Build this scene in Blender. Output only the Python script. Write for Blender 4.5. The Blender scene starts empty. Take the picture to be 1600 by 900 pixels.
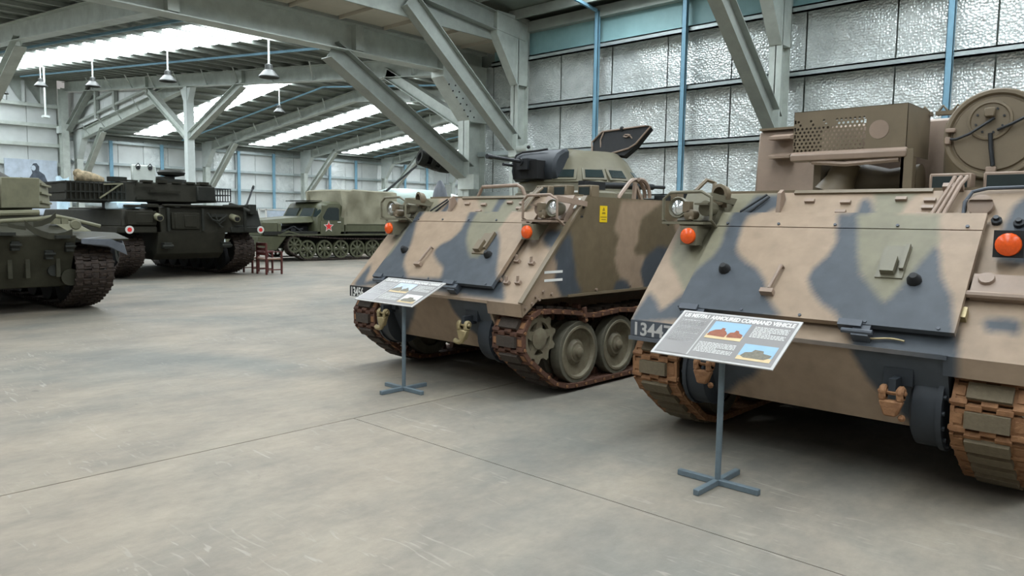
import bpy, bmesh, math, random
from mathutils import Vector, Matrix
random.seed(7)
SC = bpy.context.scene
COL = SC.collection
PI = math.pi
# ---------------------------------------------------------------- camera, sky, exposure
def setup_view():
    cd = bpy.data.cameras.new('camera'); co = bpy.data.objects.new('camera', cd); COL.objects.link(co)
    a, pi, ro = math.radians(42.73), math.radians(5.146), math.radians(.805)
    D0 = Vector((-math.sin(a), math.cos(a), 0)); R0 = Vector((math.cos(a), math.sin(a), 0)); Z = Vector((0, 0, 1))
    D = math.cos(pi)*D0-math.sin(pi)*Z; U0 = math.sin(pi)*D0+math.cos(pi)*Z
    R = math.cos(ro)*R0+math.sin(ro)*U0; U = -math.sin(ro)*R0+math.cos(ro)*U0
    m = Matrix((R, U, -D)).transposed().to_4x4(); m.translation = Vector((0, 0, 1.633))
    co.matrix_world = m
    cd.sensor_width = 36; cd.lens = 36*1167.8/1600; cd.clip_start = .05; cd.clip_end = 300
    SC.camera = co
    w = bpy.data.worlds.new('sky'); SC.world = w; w.use_nodes = True
    bg = w.node_tree.nodes['Background']; bg.inputs[0].default_value = (1, .975, .93, 1); bg.inputs[1].default_value = .42
    vs = SC.view_settings
    SC.display_settings.display_device = 'sRGB'
    vs.view_transform = 'Standard'; vs.look = 'None'; vs.gamma = 1; vs.use_curve_mapping = False
    vs.exposure = -.16
setup_view()
# ---------------------------------------------------------------- materials
def lin(r, g, b):
    f = lambda c: (c/255/12.92) if c/255 <= .04045 else ((c/255+.055)/1.055)**2.4
    return (f(r), f(g), f(b), 1)
def newmat(name):
    m = bpy.data.materials.new(name); m.use_nodes = True
    return m, m.node_tree.nodes, m.node_tree.links, m.node_tree.nodes['Principled BSDF']
def mat(name, c, rough=.55, metal=0., var=.18, scale=6., bump=0., bscale=60., c2=None, thr=None, spec=.4):
    m, N, L, P = newmat(name)
    P.inputs['Roughness'].default_value = rough; P.inputs['Metallic'].default_value = metal
    P.inputs['Specular IOR Level'].default_value = spec
    c = lin(*c)
    tc = N.new('ShaderNodeTexCoord')
    if var or c2:
        n = N.new('ShaderNodeTexNoise'); n.inputs['Scale'].default_value = scale; n.inputs['Detail'].default_value = 6
        n.inputs['Roughness'].default_value = .65
        L.new(tc.outputs['Object'], n.inputs['Vector'])
        r = N.new('ShaderNodeValToRGB')
        r.color_ramp.elements[0].position = thr[0] if thr else .3; r.color_ramp.elements[1].position = thr[1] if thr else .7
        if c2: r.color_ramp.elements[0].color = lin(*c2); r.color_ramp.elements[1].color = c
        else:
            r.color_ramp.elements[0].color = tuple(v*(1-var) for v in c[:3])+(1,)
            r.color_ramp.elements[1].color = tuple(min(1, v*(1+var)) for v in c[:3])+(1,)
        L.new(n.outputs['Fac'], r.inputs[0]); L.new(r.outputs[0], P.inputs['Base Color'])
    else: P.inputs['Base Color'].default_value = c
    if bump:
        b = N.new('ShaderNodeTexNoise'); b.inputs['Scale'].default_value = bscale; b.inputs['Detail'].default_value = 3
        L.new(tc.outputs['Object'], b.inputs['Vector'])
        bn = N.new('ShaderNodeBump'); bn.inputs['Strength'].default_value = bump; bn.inputs['Distance'].default_value = .01
        L.new(b.outputs['Fac'], bn.inputs['Height']); L.new(bn.outputs[0], P.inputs['Normal'])
    return m
def emit(name, c, s):
    m, N, L, P = newmat(name); P.inputs['Base Color'].default_value = lin(*c)
    P.inputs['Emission Color'].default_value = lin(*c); P.inputs['Emission Strength'].default_value = s
    return m
def camo_mat():
    m, N, L, P = newmat('camouflage_paint')
    at = N.new('ShaderNodeAttribute'); at.attribute_name = 'paint'
    tc = N.new('ShaderNodeTexCoord'); n = N.new('ShaderNodeTexNoise'); n.inputs['Scale'].default_value = 9; n.inputs['Detail'].default_value = 7
    L.new(tc.outputs['Object'], n.inputs['Vector'])
    mr = N.new('ShaderNodeMapRange'); mr.inputs['From Min'].default_value = .3; mr.inputs['From Max'].default_value = .7
    mr.inputs['To Min'].default_value = .88; mr.inputs['To Max'].default_value = 1.1
    L.new(n.outputs['Fac'], mr.inputs['Value'])
    mx = N.new('ShaderNodeMix'); mx.data_type = 'RGBA'; mx.blend_type = 'MULTIPLY'; mx.inputs[0].default_value = 1
    L.new(at.outputs['Color'], mx.inputs[6]); L.new(mr.outputs[0], mx.inputs[7]); L.new(mx.outputs[2], P.inputs['Base Color'])
    P.inputs['Roughness'].default_value = .5; P.inputs['Specular IOR Level'].default_value = .22
    return m
def foil_mat():
    m, N, L, P = newmat('silver_bubble_foil')
    tc = N.new('ShaderNodeTexCoord'); mp = N.new('ShaderNodeMapping'); L.new(tc.outputs['Object'], mp.inputs['Vector'])
    v = N.new('ShaderNodeTexVoronoi'); v.inputs['Scale'].default_value = 26; v.inputs['Randomness'].default_value = .7
    L.new(mp.outputs[0], v.inputs['Vector'])
    n = N.new('ShaderNodeTexNoise'); n.inputs['Scale'].default_value = 2.2; n.inputs['Detail'].default_value = 5; n.inputs['Distortion'].default_value = 1.2
    L.new(mp.outputs[0], n.inputs['Vector'])
    b1 = N.new('ShaderNodeBump'); b1.inputs['Strength'].default_value = .55; b1.inputs['Distance'].default_value = .02
    L.new(v.outputs['Distance'], b1.inputs['Height'])
    b2 = N.new('ShaderNodeBump'); b2.inputs['Strength'].default_value = .4; b2.inputs['Distance'].default_value = .08
    L.new(n.outputs['Fac'], b2.inputs['Height']); L.new(b1.outputs[0], b2.inputs['Normal']); L.new(b2.outputs[0], P.inputs['Normal'])
    r = N.new('ShaderNodeValToRGB'); r.color_ramp.elements[0].color = lin(200, 206, 204); r.color_ramp.elements[1].color = lin(228, 233, 231)
    r.color_ramp.elements[0].position = .3; r.color_ramp.elements[1].position = .7
    L.new(n.outputs['Fac'], r.inputs[0]); L.new(r.outputs[0], P.inputs['Base Color'])
    P.inputs['Metallic'].default_value = .4; P.inputs['Roughness'].default_value = .25
    return m
def floor_mat():
    m, N, L, P = newmat('dusty_concrete')
    tc = N.new('ShaderNodeTexCoord')
    def noise(s, d=6, rg=.6, sx=1, sy=1, dist=0.):
        mp = N.new('ShaderNodeMapping'); mp.inputs['Scale'].default_value = (sx, sy, 1); L.new(tc.outputs['Object'], mp.inputs['Vector'])
        n = N.new('ShaderNodeTexNoise'); n.inputs['Scale'].default_value = s; n.inputs['Detail'].default_value = d; n.inputs['Roughness'].default_value = rg
        n.inputs['Distortion'].default_value = dist
        L.new(mp.outputs[0], n.inputs['Vector']); return n
    def ramp(src, p0, c0, p1, c1):
        r = N.new('ShaderNodeValToRGB'); e = r.color_ramp.elements
        e[0].position = p0; e[0].color = c0; e[1].position = p1; e[1].color = c1; L.new(src, r.inputs[0]); return r.outputs[0]
    def mix(f, a, b, mode='MIX'):
        x = N.new('ShaderNodeMix'); x.data_type = 'RGBA'; x.blend_type = mode
        if isinstance(f, float): x.inputs[0].default_value = f
        else: L.new(f, x.inputs[0])
        L.new(a, x.inputs[6]); L.new(b, x.inputs[7]); return x.outputs[2]
    base = ramp(noise(.32, 5, .6, 1, 1, .6).outputs['Fac'], .36, lin(113, 112, 105), .64, lin(142, 132, 118))
    mid = ramp(noise(1.7, 8, .68, 1, .5).outputs['Fac'], .32, (.7, .71, .72, 1), .66, (1.1, 1.08, 1.05, 1))
    c = mix(1., base, mid, 'MULTIPLY')
    fine = ramp(noise(14, 6, .7, 1, .6).outputs['Fac'], .3, (.82, .82, .82, 1), .62, (1.04, 1.04, 1.04, 1))
    c = mix(.7, c, fine, 'MULTIPLY')
    sc = ramp(noise(6.5, 2, .5, .45, 2.6, 1.6).outputs['Fac'], .62, (0, 0, 0, 1), .7, (1, 1, 1, 1))
    br = ramp(noise(.9, 3, .5).outputs['Fac'], .45, (0, 0, 0, 1), .65, (1, 1, 1, 1))
    f = mix(1., sc, br, 'MULTIPLY')
    w = N.new('ShaderNodeRGB'); w.outputs[0].default_value = lin(158, 152, 141)
    fm = N.new('ShaderNodeMath'); fm.operation = 'MULTIPLY'; fm.inputs[1].default_value = .6; L.new(f, fm.inputs[0])
    c = mix(fm.outputs[0], c, w.outputs[0])
    st = ramp(noise(3.1, 4, .6, .8, 1.6, .8).outputs['Fac'], .68, (0, 0, 0, 1), .78, (.55, .55, .55, 1))
    dk = N.new('ShaderNodeRGB'); dk.outputs[0].default_value = lin(86, 79, 71)
    c = mix(st, c, dk.outputs[0])
    L.new(c, P.inputs['Base Color'])
    P.inputs['Roughness'].default_value = .62; P.inputs['Specular IOR Level'].default_value = .3
    bn = N.new('ShaderNodeBump'); bn.inputs['Strength'].default_value = .12; bn.inputs['Distance'].default_value = .01
    L.new(noise(22, 5, .7).outputs['Fac'], bn.inputs['Height']); L.new(bn.outputs[0], P.inputs['Normal'])
    return m
M = dict(
 camo=camo_mat(), foil=foil_mat(), floor=floor_mat(),
 tan=mat('tan_paint', (134, 116, 101), .5, var=.1), olive=mat('olive_paint', (102, 98, 81), .5, var=.1), slate=mat('slate_paint', (65, 70, 77), .5, var=.12),
 brown=mat('olive_brown_paint', (104, 92, 73), .5, var=.1),
 steel=mat('galvanised_steel', (186, 193, 186), .42, .2, .16, 3.), steeld=mat('painted_dark_steel', (150, 156, 149), .5, .15, .14, 3.),
 lsteel=mat('pale_steel', (196, 204, 200), .5, .1, .08, 3.), girt=mat('galvanised_girt', (168, 178, 178), .4, .45, .12, 4.),
 roof=mat('dark_roof_sheet', (116, 124, 116), .6, .05, .18, 2.), soffit=mat('beige_gutter_sheet', (182, 176, 160), .6, 0, .08, 2.),
 blue=mat('blue_bridging', (116, 156, 176), .5, .1, .08), teal=mat('blue_translucent_sheet', (132, 168, 170), .5, 0, .1, 3.),
 panel=mat('off_white_cladding', (199, 204, 202), .55, .15, .06, 2.), sky=emit('translucent_skylight', (236, 244, 250), 14.5),
 black=mat('black_rubber', (26, 27, 28), .7, 0, .2, 20), dark=mat('dark_void', (12, 12, 12), .9, 0, 0), slated=mat('black_slate_paint', (44, 48, 52), .5, 0, .15, spec=.25), gun=mat('gunmetal', (46, 48, 50), .45, .5, .15, 20),
 rust=mat('rusty_track_steel', (97, 66, 50), .75, .25, .3, 18, .5, 60, c2=(66, 46, 38)), pad=mat('worn_rubber_pad', (60, 52, 45), .85, 0, .25, 30, .3, 80),
 rustb=mat('dusty_rust_track_steel', (144, 106, 73), .75, .2, .3, 16, .5, 60, c2=(112, 78, 52)), padb=mat('dusty_rubber_pad', (97, 87, 69), .85, 0, .15, 30, .3, 80),
 wheel=mat('dusty_olive_wheel', (111, 106, 87), .65, 0, .2, 14, c2=(92, 82, 66)), tyre=mat('dusty_tyre', (83, 80, 67), .8, 0, .2, 12),
 hook=mat('brass_coloured_shackle', (149, 135, 100), .45, .35, .2, 30), lens=mat('lamp_glass', (226, 230, 230), .12, .75, .1, 30),
 amber=mat('amber_lens', (215, 80, 13), .25, 0, .12, 60, spec=.6), yellow=mat('yellow_sticker', (212, 180, 17), .5, 0, .04), glass=mat('dark_vision_glass', (34, 44, 44), .15, 0, .1, spec=.5),
 white=mat('white_paint', (201, 201, 196), .5, 0, .05), ink=mat('black_ink', (28, 28, 28), .6, 0, 0),
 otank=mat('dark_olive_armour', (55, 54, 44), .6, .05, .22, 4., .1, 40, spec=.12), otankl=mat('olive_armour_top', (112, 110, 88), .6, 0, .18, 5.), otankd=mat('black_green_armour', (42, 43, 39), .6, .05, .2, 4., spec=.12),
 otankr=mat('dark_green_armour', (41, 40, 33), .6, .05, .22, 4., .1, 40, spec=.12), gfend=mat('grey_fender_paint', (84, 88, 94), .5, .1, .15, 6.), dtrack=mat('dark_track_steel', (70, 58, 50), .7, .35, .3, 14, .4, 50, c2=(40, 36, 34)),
 truck=mat('soviet_green_paint', (74, 76, 56), .5, 0, .15, 5.), tarp=mat('faded_green_canvas', (126, 123, 104), .9, 0, .1, 4., .4, 9), red=mat('red_star_paint', (206, 42, 40), .5, 0, .04),
 wood=mat('dark_red_wood', (83, 40, 36), .5, 0, .2, 12), seat=mat('worn_wood_seat', (130, 102, 83), .5, 0, .15, 12),
 post=mat('grey_stand_paint', (93, 106, 113), .5, .1, .12, 20), sgrey=mat('sign_grey', (123, 120, 118), .4, 0, .02), sedge=mat('sign_pale_edge', (170, 168, 165), .4, 0, .02),
 sside=mat('sign_column_grey', (142, 140, 139), .4, 0, .02),
 skyb=mat('printed_sky_blue', (128, 160, 180), .4, 0, .06, 6), sand=mat('printed_sand', (186, 165, 127), .4, 0, .08, 20), prv=mat('printed_vehicle_brown', (130, 78, 57), .4, 0, .2, 60), prg=mat('printed_vehicle_grey', (104, 100, 87), .4, 0, .25, 60),
 mural=mat('grey_blue_mural', (176, 188, 200), .6, 0, .25, 1.6), murald=mat('mural_dark_figure', (74, 82, 92), .6, 0, .35, 9), pale=mat('pale_green_alloy', (172, 189, 182), .4, .2, .06),
 plastic=mat('milky_plastic', (196, 220, 232), .3, 0, .1, 6), khaki=mat('camouflage_bundle', (170, 152, 122), .85, 0, .2, 12, c2=(96, 90, 70)),
 lampm=mat('pale_lamp_metal', (70, 72, 70), .45, .3, .1),
)
# ---------------------------------------------------------------- mesh builder
class MB:
    def __init__(s): s.v = []; s.f = []; s.m = []; s.k = 0
    def add(s, vs, fs, k=None):
        o = len(s.v); s.v += [tuple(p) for p in vs]; s.f += [tuple(i+o for i in f) for f in fs]; s.m += [s.k if k is None else k]*len(fs); return s
    def box(s, x0, x1, y0, y1, z0, z1, k=None):
        return s.add([(x, y, z) for x in (x0, x1) for y in (y0, y1) for z in (z0, z1)],
                     [(0, 1, 3, 2), (4, 6, 7, 5), (0, 4, 5, 1), (2, 3, 7, 6), (0, 2, 6, 4), (1, 5, 7, 3)], k)
    def bar(s, p, q, w, h, up=(0, 0, 1), k=None, off=(0, 0)):
        p = Vector(p); q = Vector(q); d = (q-p).normalized(); u = Vector(up)
        a = d.cross(u)
        if a.length < 1e-4: a = d.cross(Vector((1, 0, 0)))
        a.normalize(); b = a.cross(d)
        o = a*off[0]+b*off[1]
        vs = [e+o+a*sx*w/2+b*sy*h/2 for e in (p, q) for sx in (-1, 1) for sy in (-1, 1)]
        return s.add(vs, [(0, 2, 3, 1), (4, 5, 7, 6), (0, 1, 5, 4), (2, 6, 7, 3), (0, 4, 6, 2), (1, 3, 7, 5)], k)
    def ibeam(s, p, q, w, h, up=(0, 0, 1), t=.016, k=None):
        s.bar(p, q, w, t, up, k, (0, h/2-t/2)); s.bar(p, q, w, t, up, k, (0, -h/2+t/2)); return s.bar(p, q, t*.8, h-2*t, up, k)
    def cyl(s, p, q, r, r2=None, n=16, k=None, cap=True):
        p = Vector(p); q = Vector(q); r2 = r if r2 is None else r2; d = (q-p).normalized()
        a = d.cross(Vector((0, 0, 1)))
        if a.length < 1e-3: a = Vector((1, 0, 0))
        a.normalize(); b = a.cross(d)
        vs = []
        for e, rr in ((p, r), (q, r2)):
            for i in range(n):
                t = 2*PI*i/n; vs.append(e+(a*math.cos(t)+b*math.sin(t))*rr)
        fs = [(i, (i+1) % n, n+(i+1) % n, n+i) for i in range(n)]
        if cap: fs += [tuple(range(n-1, -1, -1)), tuple(range(n, 2*n))]
        return s.add(vs, fs, k)
    def lathe(s, o, axis, prof, n=24, k=None):
        o = Vector(o); d = Vector(axis).normalized(); a = d.cross(Vector((0, 0, 1)))
        if a.length < 1e-3: a = Vector((1, 0, 0))
        a.normalize(); b = a.cross(d); vs = []; m = len(prof)
        for t, r in prof:
            for i in range(n):
                g = 2*PI*i/n; vs.append(o+d*t+(a*math.cos(g)+b*math.sin(g))*max(r, 1e-4))
        fs = [(j*n+i, j*n+(i+1) % n, (j+1)*n+(i+1) % n, (j+1)*n+i) for j in range(m-1) for i in range(n)]
        return s.add(vs, fs, k)
    def tube(s, pts, r, n=8, k=None):
        pts = [Vector(p) for p in pts]; vs = []; ref = None
        for i, p in enumerate(pts):
            d = (pts[min(i+1, len(pts)-1)]-pts[max(i-1, 0)]).normalized()
            if ref is None: ref = d.cross(Vector((0, 0, 1))); ref = ref if ref.length > 1e-3 else Vector((1, 0, 0))
            a = (ref-d*ref.dot(d)).normalized(); ref = a; b = a.cross(d)
            vs += [p+(a*math.cos(2*PI*j/n)+b*math.sin(2*PI*j/n))*r for j in range(n)]
        m = len(pts)
        fs = [(i*n+j, i*n+(j+1) % n, (i+1)*n+(j+1) % n, (i+1)*n+j) for i in range(m-1) for j in range(n)]
        fs += [tuple(range(n-1, -1, -1)), tuple((m-1)*n+j for j in range(n))]
        return s.add(vs, fs, k)
    def prism(s, poly, e, k=None):
        n = len(poly); e = Vector(e); vs = [Vector(p) for p in poly]; vs = vs+[p+e for p in vs]
        return s.add(vs, [tuple(range(n-1, -1, -1)), tuple(range(n, 2*n))]+[(i, (i+1) % n, n+(i+1) % n, n+i) for i in range(n)], k)
    def grid(s, fn, nu, nv, k=None):
        vs = [fn(i/nu, j/nv) for j in range(nv+1) for i in range(nu+1)]; w = nu+1
        return s.add(vs, [(j*w+i, j*w+i+1, (j+1)*w+i+1, (j+1)*w+i) for j in range(nv) for i in range(nu)], k)
    def hexa(s, b, t, k=None):
        return s.add(list(b)+list(t), [(3, 2, 1, 0), (4, 5, 6, 7), (0, 1, 5, 4), (1, 2, 6, 5), (2, 3, 7, 6), (3, 0, 4, 7)], k)
    def sphere(s, c, r, n=12, k=None, sc=(1, 1, 1)):
        c = Vector(c); vs = []; m = n//2
        for j in range(m+1):
            t = PI*j/m
            for i in range(n):
                g = 2*PI*i/n; vs.append(c+Vector((math.sin(t)*math.cos(g)*sc[0], math.sin(t)*math.sin(g)*sc[1], math.cos(t)*sc[2]))*r)
        return s.add(vs, [(j*n+i, (j+1)*n+i, (j+1)*n+(i+1) % n, j*n+(i+1) % n) for j in range(m) for i in range(n)], k)
    def build(s, name, mats, parent=None, bevel=0., loc=None, smooth=True, paint=None):
        me = bpy.data.meshes.new(name); me.from_pydata(s.v, [], s.f)
        for m in (mats if isinstance(mats, (list, tuple)) else [mats]): me.materials.append(m)
        me.polygons.foreach_set('material_index', s.m)
        bm = bmesh.new(); bm.from_mesh(me); bmesh.ops.recalc_face_normals(bm, faces=bm.faces); bm.to_mesh(me); bm.free()
        if smooth:
            me.polygons.foreach_set('use_smooth', [True]*len(me.polygons)); me.set_sharp_from_angle(angle=math.radians(38))
        if paint:
            ca = me.color_attributes.new('paint', 'FLOAT_COLOR', 'POINT')
            ca.data.foreach_set('color', [c for v in me.vertices for c in paint(v.co)])
        o = bpy.data.objects.new(name, me); COL.objects.link(o)
        if parent: o.parent = parent
        if loc: o.location = loc
        if bevel:
            b = o.modifiers.new('bevel', 'BEVEL'); b.width = bevel; b.segments = 1; b.limit_method = 'ANGLE'; b.angle_limit = math.radians(50)
        return o
def thing(name, label=None, cat=None, loc=(0, 0, 0), rz=0, group=None):
    o = bpy.data.objects.new(name, None); COL.objects.link(o); o.location = loc; o.rotation_euler = (0, 0, rz); o.empty_display_size = .2
    if label: tag(o, label, cat, group)
    return o
def tag(o, label, cat, group=None):
    o['label'] = label; o['category'] = cat
    if group: o['group'] = group
    return o
def struct(name):
    o = thing(name); o['kind'] = 'structure'; return o
def dup(o, parent=None, loc=None, name=None):
    c = o.copy(); COL.objects.link(c); c.parent = parent
    if loc is not None: c.location = loc
    for ch in o.children: dup(ch, c)
    return c
def words(name, txt, size, mtx, m, parent, depth=.0015, align='LEFT', sx=1., bold=0., fit=None):
    c = bpy.data.curves.new(name, 'FONT'); c.body = txt; c.size = size; c.extrude = depth; c.align_x = align; c.offset = bold
    t = bpy.data.objects.new(name, c); COL.objects.link(t)
    bpy.context.view_layer.update()
    me = bpy.data.meshes.new_from_object(t.evaluated_get(bpy.context.evaluated_depsgraph_get()))
    bpy.data.objects.remove(t)
    if fit: sx = fit/max(v.co.x for v in me.vertices)
    me.transform(Matrix.Diagonal((sx, 1, 1, 1))); me.transform(mtx); me.materials.clear(); me.materials.append(m)
    o = bpy.data.objects.new(name, me); COL.objects.link(o); o.parent = parent
    return o
def frame(o, x, y):
    x = Vector(x).normalized(); y = Vector(y); z = x.cross(y).normalized(); y = z.cross(x)
    m = Matrix((x, y, z)).transposed().to_4x4(); m.translation = Vector(o); return m
# ---------------------------------------------------------------- floor: slabs with open joints
floor = struct('floor')
MB().box(-60, 30, -14, 60, -.2, -.02).build('joint_bed', M['pad'], floor)
for x0, x1, y0, y1 in ((-60, -5.03, -14, 60), (-5.018, 30, 3.546, 60), (-5.018, 30, -14, 3.538)):
    MB().box(x0, x1, y0, y1, -.15, 0).build('concrete_slab', M['floor'], floor)
# ---------------------------------------------------------------- right wall: foil panels between seams, girts, columns, blue bridging
wr = struct('wall_right')
YG = 11.8
MB().box(-12.6, 6, YG+.32, YG+.4, 0, 5.95).build('backing_sheet', M['roof'], wr)
GZ = [.3, 1.2, 2.14, 3.07, 4.03, 5.02]
seam = [-12.55, -11.75, -11.0, -9.84, -8.58, -7.36, -6.11, -4.85, -3.52, -2.255, -1.0, .25, 1.5, 2.75, 4., 6.]
for x0, x1 in zip(seam, seam[1:]):
    for z0, z1 in zip([0]+GZ, GZ):
        def fn(u, v):
            x = x0+.012+(x1-x0-.024)*u; z = z0+.02+(z1-z0-.04)*v
            e = math.sin(PI*u)*math.sin(PI*v)
            return (x, YG+.235-.03*e*(.6+.5*math.sin(x*5.1+z*3.3))-(.008 if v in (0, 1) else 0), z)
        MB().grid(fn, 10, 8).build('foil_panel', M['foil'], wr)
for z in GZ:
    m = MB(); m.box(-11.6, 6, YG, YG+.2, z-.012, z+.012); m.box(-11.6, 6, YG, YG+.012, z-.1, z+.012); m.box(-11.6, 6, YG, YG+.012, z-.1, z-.07)
    m.build('girt', M['girt'], wr)
MB().box(-11.6, 6, YG+.1, YG+.14, 5.05, 5.55).build('translucent_eave_strip', M['teal'], wr)
m = MB(); m.box(-11.6, 6, YG-.05, YG+.15, 5.5, 5.7); m.build('eave_beam', M['steeld'], wr)
for x in (-8.74, -6.86, -2.75, 1.1):
    m = MB(); m.box(x-.045, x+.045, YG-.09, YG-.08, 0, 5.6); m.box(x-.045, x-.037, YG-.09, YG-.02, 0, 5.6); m.box(x+.037, x+.045, YG-.09, YG-.02, 0, 5.6)
    m.build('blue_bridging_post', M['blue'], wr)
def icol(name, x, y, z1, w, d, parent, mt='steel'):       # I column, web along Y
    m = MB(); m.box(x-w/2, x+w/2, y-d/2, y-d/2+.018, 0, z1); m.box(x-w/2, x+w/2, y+d/2-.018, y+d/2, 0, z1); m.box(x-.008, x+.008, y-d/2, y+d/2, 0, z1)
    return m.build(name, M[mt], parent)
for x in (-10.62, -5.1, .5):
    c = icol('portal_column', x, YG-.16, 5.3, .2, .32, wr)
    m = MB(); m.prism([(x-.1, YG-.34, 4.4), (x-.1, YG+.02, 4.4), (x-.1, YG+.02, 5.75), (x-.1, YG-.95, 5.75), (x-.1, YG-.95, 5.3)], (.2, 0, 0)); m.build('haunch', M['steel'], c)
    m = MB(); m.ibeam((x, YG-.3, 3.2), (x, YG-3.1, 5.5), .2, .34, (0, 0, 1)); m.build('knee_brace', M['steeld'], c)
    m = MB(); m.box(x-.11, x+.11, YG-.36, YG-.325, 2.95, 3.4); m.box(x-.13, x-.09, YG-.3, YG-.05, 2.95, 3.2); m.build('gusset_plate', M['steel'], c)
    if x < -10: MB().cyl((x+.1, YG-.3, 3.1), (x+.34, YG-.3, 3.1), .07).cyl((x+.34, YG-.3, 3.1), (x+.42, YG-.3, 3.1), .1).build('pipe_bracket', M['steel'], c)
# corner column with perforated splice, at the end of the long girder
c7 = icol('corner_column', -12.0, 11.62, 4.7, .34, .5, wr)
m = MB(); m.prism([(-12.19, 10.6, 4.6), (-12.19, 11.4, 3.75), (-12.19, 11.87, 3.75), (-12.19, 11.87, 4.95), (-12.19, 10.6, 4.95)], (.38, 0, 0)); m.build('haunch_plate', M['steel'], c7)
m = MB()
for i in range(6):
    for j in (-.09, .09): m.cyl((-11.82+j*0, 10.85+.11*i+j, 4.45-.12*i), (-11.80, 10.85+.11*i+j, 4.45-.12*i), .018, n=6)
b = m.build('splice_bolt', M['gun'], c7); b['kind'] = 'stuff'
MB().box(-12.1, -11.6, 11.3, 11.45, 2.3, 2.62).build('gusset_plate', M['steel'], c7)
MB().ibeam((-12, 11.45, 2.66), (-12, 8.0, 4.7), .32, .36).build('knee_brace', M['steeld'], c7)
MB().ibeam((-12.1, 11.6, 3.7), (-15.0, 11.6, 5.2), .24, .26).build('knee_brace', M['steel'], c7)
for z in (3.08, 2.2): MB().box(-11.95, -10.7, 11.75, 11.85, z-.05, z+.05).build('wall_tie', M['girt'], c7)
# long girder and box gutter
ceil = struct('ceiling')
g = MB().ibeam((-12, -7, 4.98), (-12, 11.9, 4.98), .34, .52, t=.02).build('valley_girder', M['steel'], ceil)
for y in (5.1, 8.55): MB().box(-12.15, -11.85, y-.09, y+.09, 4.76, 5.22).build('web_stiffener', M['steel'], g)
for i in range(17):
    y0 = -5+i*1.0
    MB().box(-11.75, -10.75, y0+.02, y0+.98, 5.26, 5.3).box(-11.75, -10.75, y0+.02, y0+.05, 5.21, 5.26).build('gutter_panel', M['soffit'], ceil)
MB().box(-11.8, -11.76, -6, 11.8, 5.22, 5.75).box(-10.74, -10.7, -6, 11.8, 5.22, 5.75).build('gutter_side', M['steeld'], ceil)
# ---------------------------------------------------------------- near bay roof over the carriers
def z3(y): return 5.46+.1*(11.8-y) if y > 0 else 6.64-.1*(0-y)
for x in (-10.62, -5.1, .5):
    for a, b2 in ((11.7, 0), (0, -7)):
        MB().ibeam((x, a, z3(a)), (x, b2, z3(b2)), .2, .36).build('rafter', M['steeld'], ceil)
for i in range(18):
    y = 11.4-i*1.06
    MB().box(-10.7, 6, y-.03, y+.03, z3(y)+.18, z3(y)+.36).build('purlin', M['steeld'], ceil)
def quad(name, pts, m, t=.03):
    return MB().prism(pts, (0, 0, t)).build(name, M[m], ceil, smooth=False)
for a, b2 in ((12.3, 0), (0, -7.2)):
    quad('roof_sheet', [(-11.2, a, z3(a)+.37), (6.5, a, z3(a)+.37), (6.5, b2, z3(b2)+.37), (-11.2, b2, z3(b2)+.37)], 'roof')
for x0 in (-8.7, -3.2, 2.2):
    for a, b2 in ((11.2, .3), (-.6, -4.6)):
        quad('skylight_sheet', [(x0, a, z3(a)+.362), (x0+1.7, a, z3(a)+.362), (x0+1.7, b2, z3(b2)+.362), (x0, b2, z3(b2)+.362)], 'sky', .006)
for x in (-8.74, -6.86, -2.75): MB().bar((x, 11.7, z3(11.7)+.14), (x, 2, z3(2)+.14), .05, .05).build('bridging_rod', M['blue'], ceil)
# ---------------------------------------------------------------- roof 1: mono slope rising to the left wall
Z1 = lambda x: 4.80+.0905*(-12-x)
for y in (-1.4, 5.1, 11.6):
    r = MB().ibeam((-12.1, y, Z1(-12.1)+.2), (-38.7, y, Z1(-38.7)+.2), .26, .42).build('rafter', M['steel'], ceil)
    if y > 0:
        for i in range(11):
            x = -14-i*2.1
            MB().bar((x, y-.02, Z1(x)+.02), (x+.55, y-.5 if y > 6 else y+.5, Z1(x)+.42), .035, .035).build('fly_brace', M['lsteel'], r)
        for x in (-22.1, -29.4): MB().box(x-.1, x+.1, y-.12, y+.12, Z1(x)+.02, Z1(x)+.4).build('web_stiffener', M['steel'], r)
for i in range(26):
    x = -12.45-i*1.03
    MB().box(x-.03, x+.03, -7, 11.75, Z1(x)+.42, Z1(x)+.5).build('purlin', M['steeld'], ceil)
quad('roof_sheet', [(-11.6, -7.2, Z1(-11.6)+.51), (-11.6, 11.9, Z1(-11.6)+.51), (-39.4, 11.9, Z1(-39.4)+.51), (-39.4, -7.2, Z1(-39.4)+.51)], 'roof')
for y0, y1 in ((7.3, 8.9), (.2, 1.8), (-5.5, -3.8)):
    quad('skylight_sheet', [(-12.6, y0, Z1(-12.6)+.502), (-12.6, y1, Z1(-12.6)+.502), (-38, y1, Z1(-38)+.502), (-38, y0, Z1(-38)+.502)], 'sky', .006)
for y in (9.7, 6.6): MB().bar((-13, y, Z1(-13)+.38), (-38, y, Z1(-38)+.38), .055, .055).build('bridging_rod', M['blue'], ceil)
# braced post of the nearer rafter, just outside the frame
p = MB().box(-23.75, -23.5, 4.98, 5.22, 0, 5.8).build('braced_post', M['lsteel'], ceil)
MB().ibeam((-23.6, 5.1, 4.0), (-19.9, 5.1, 5.5), .24, .28).build('knee_brace', M['steel'], p)
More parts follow.
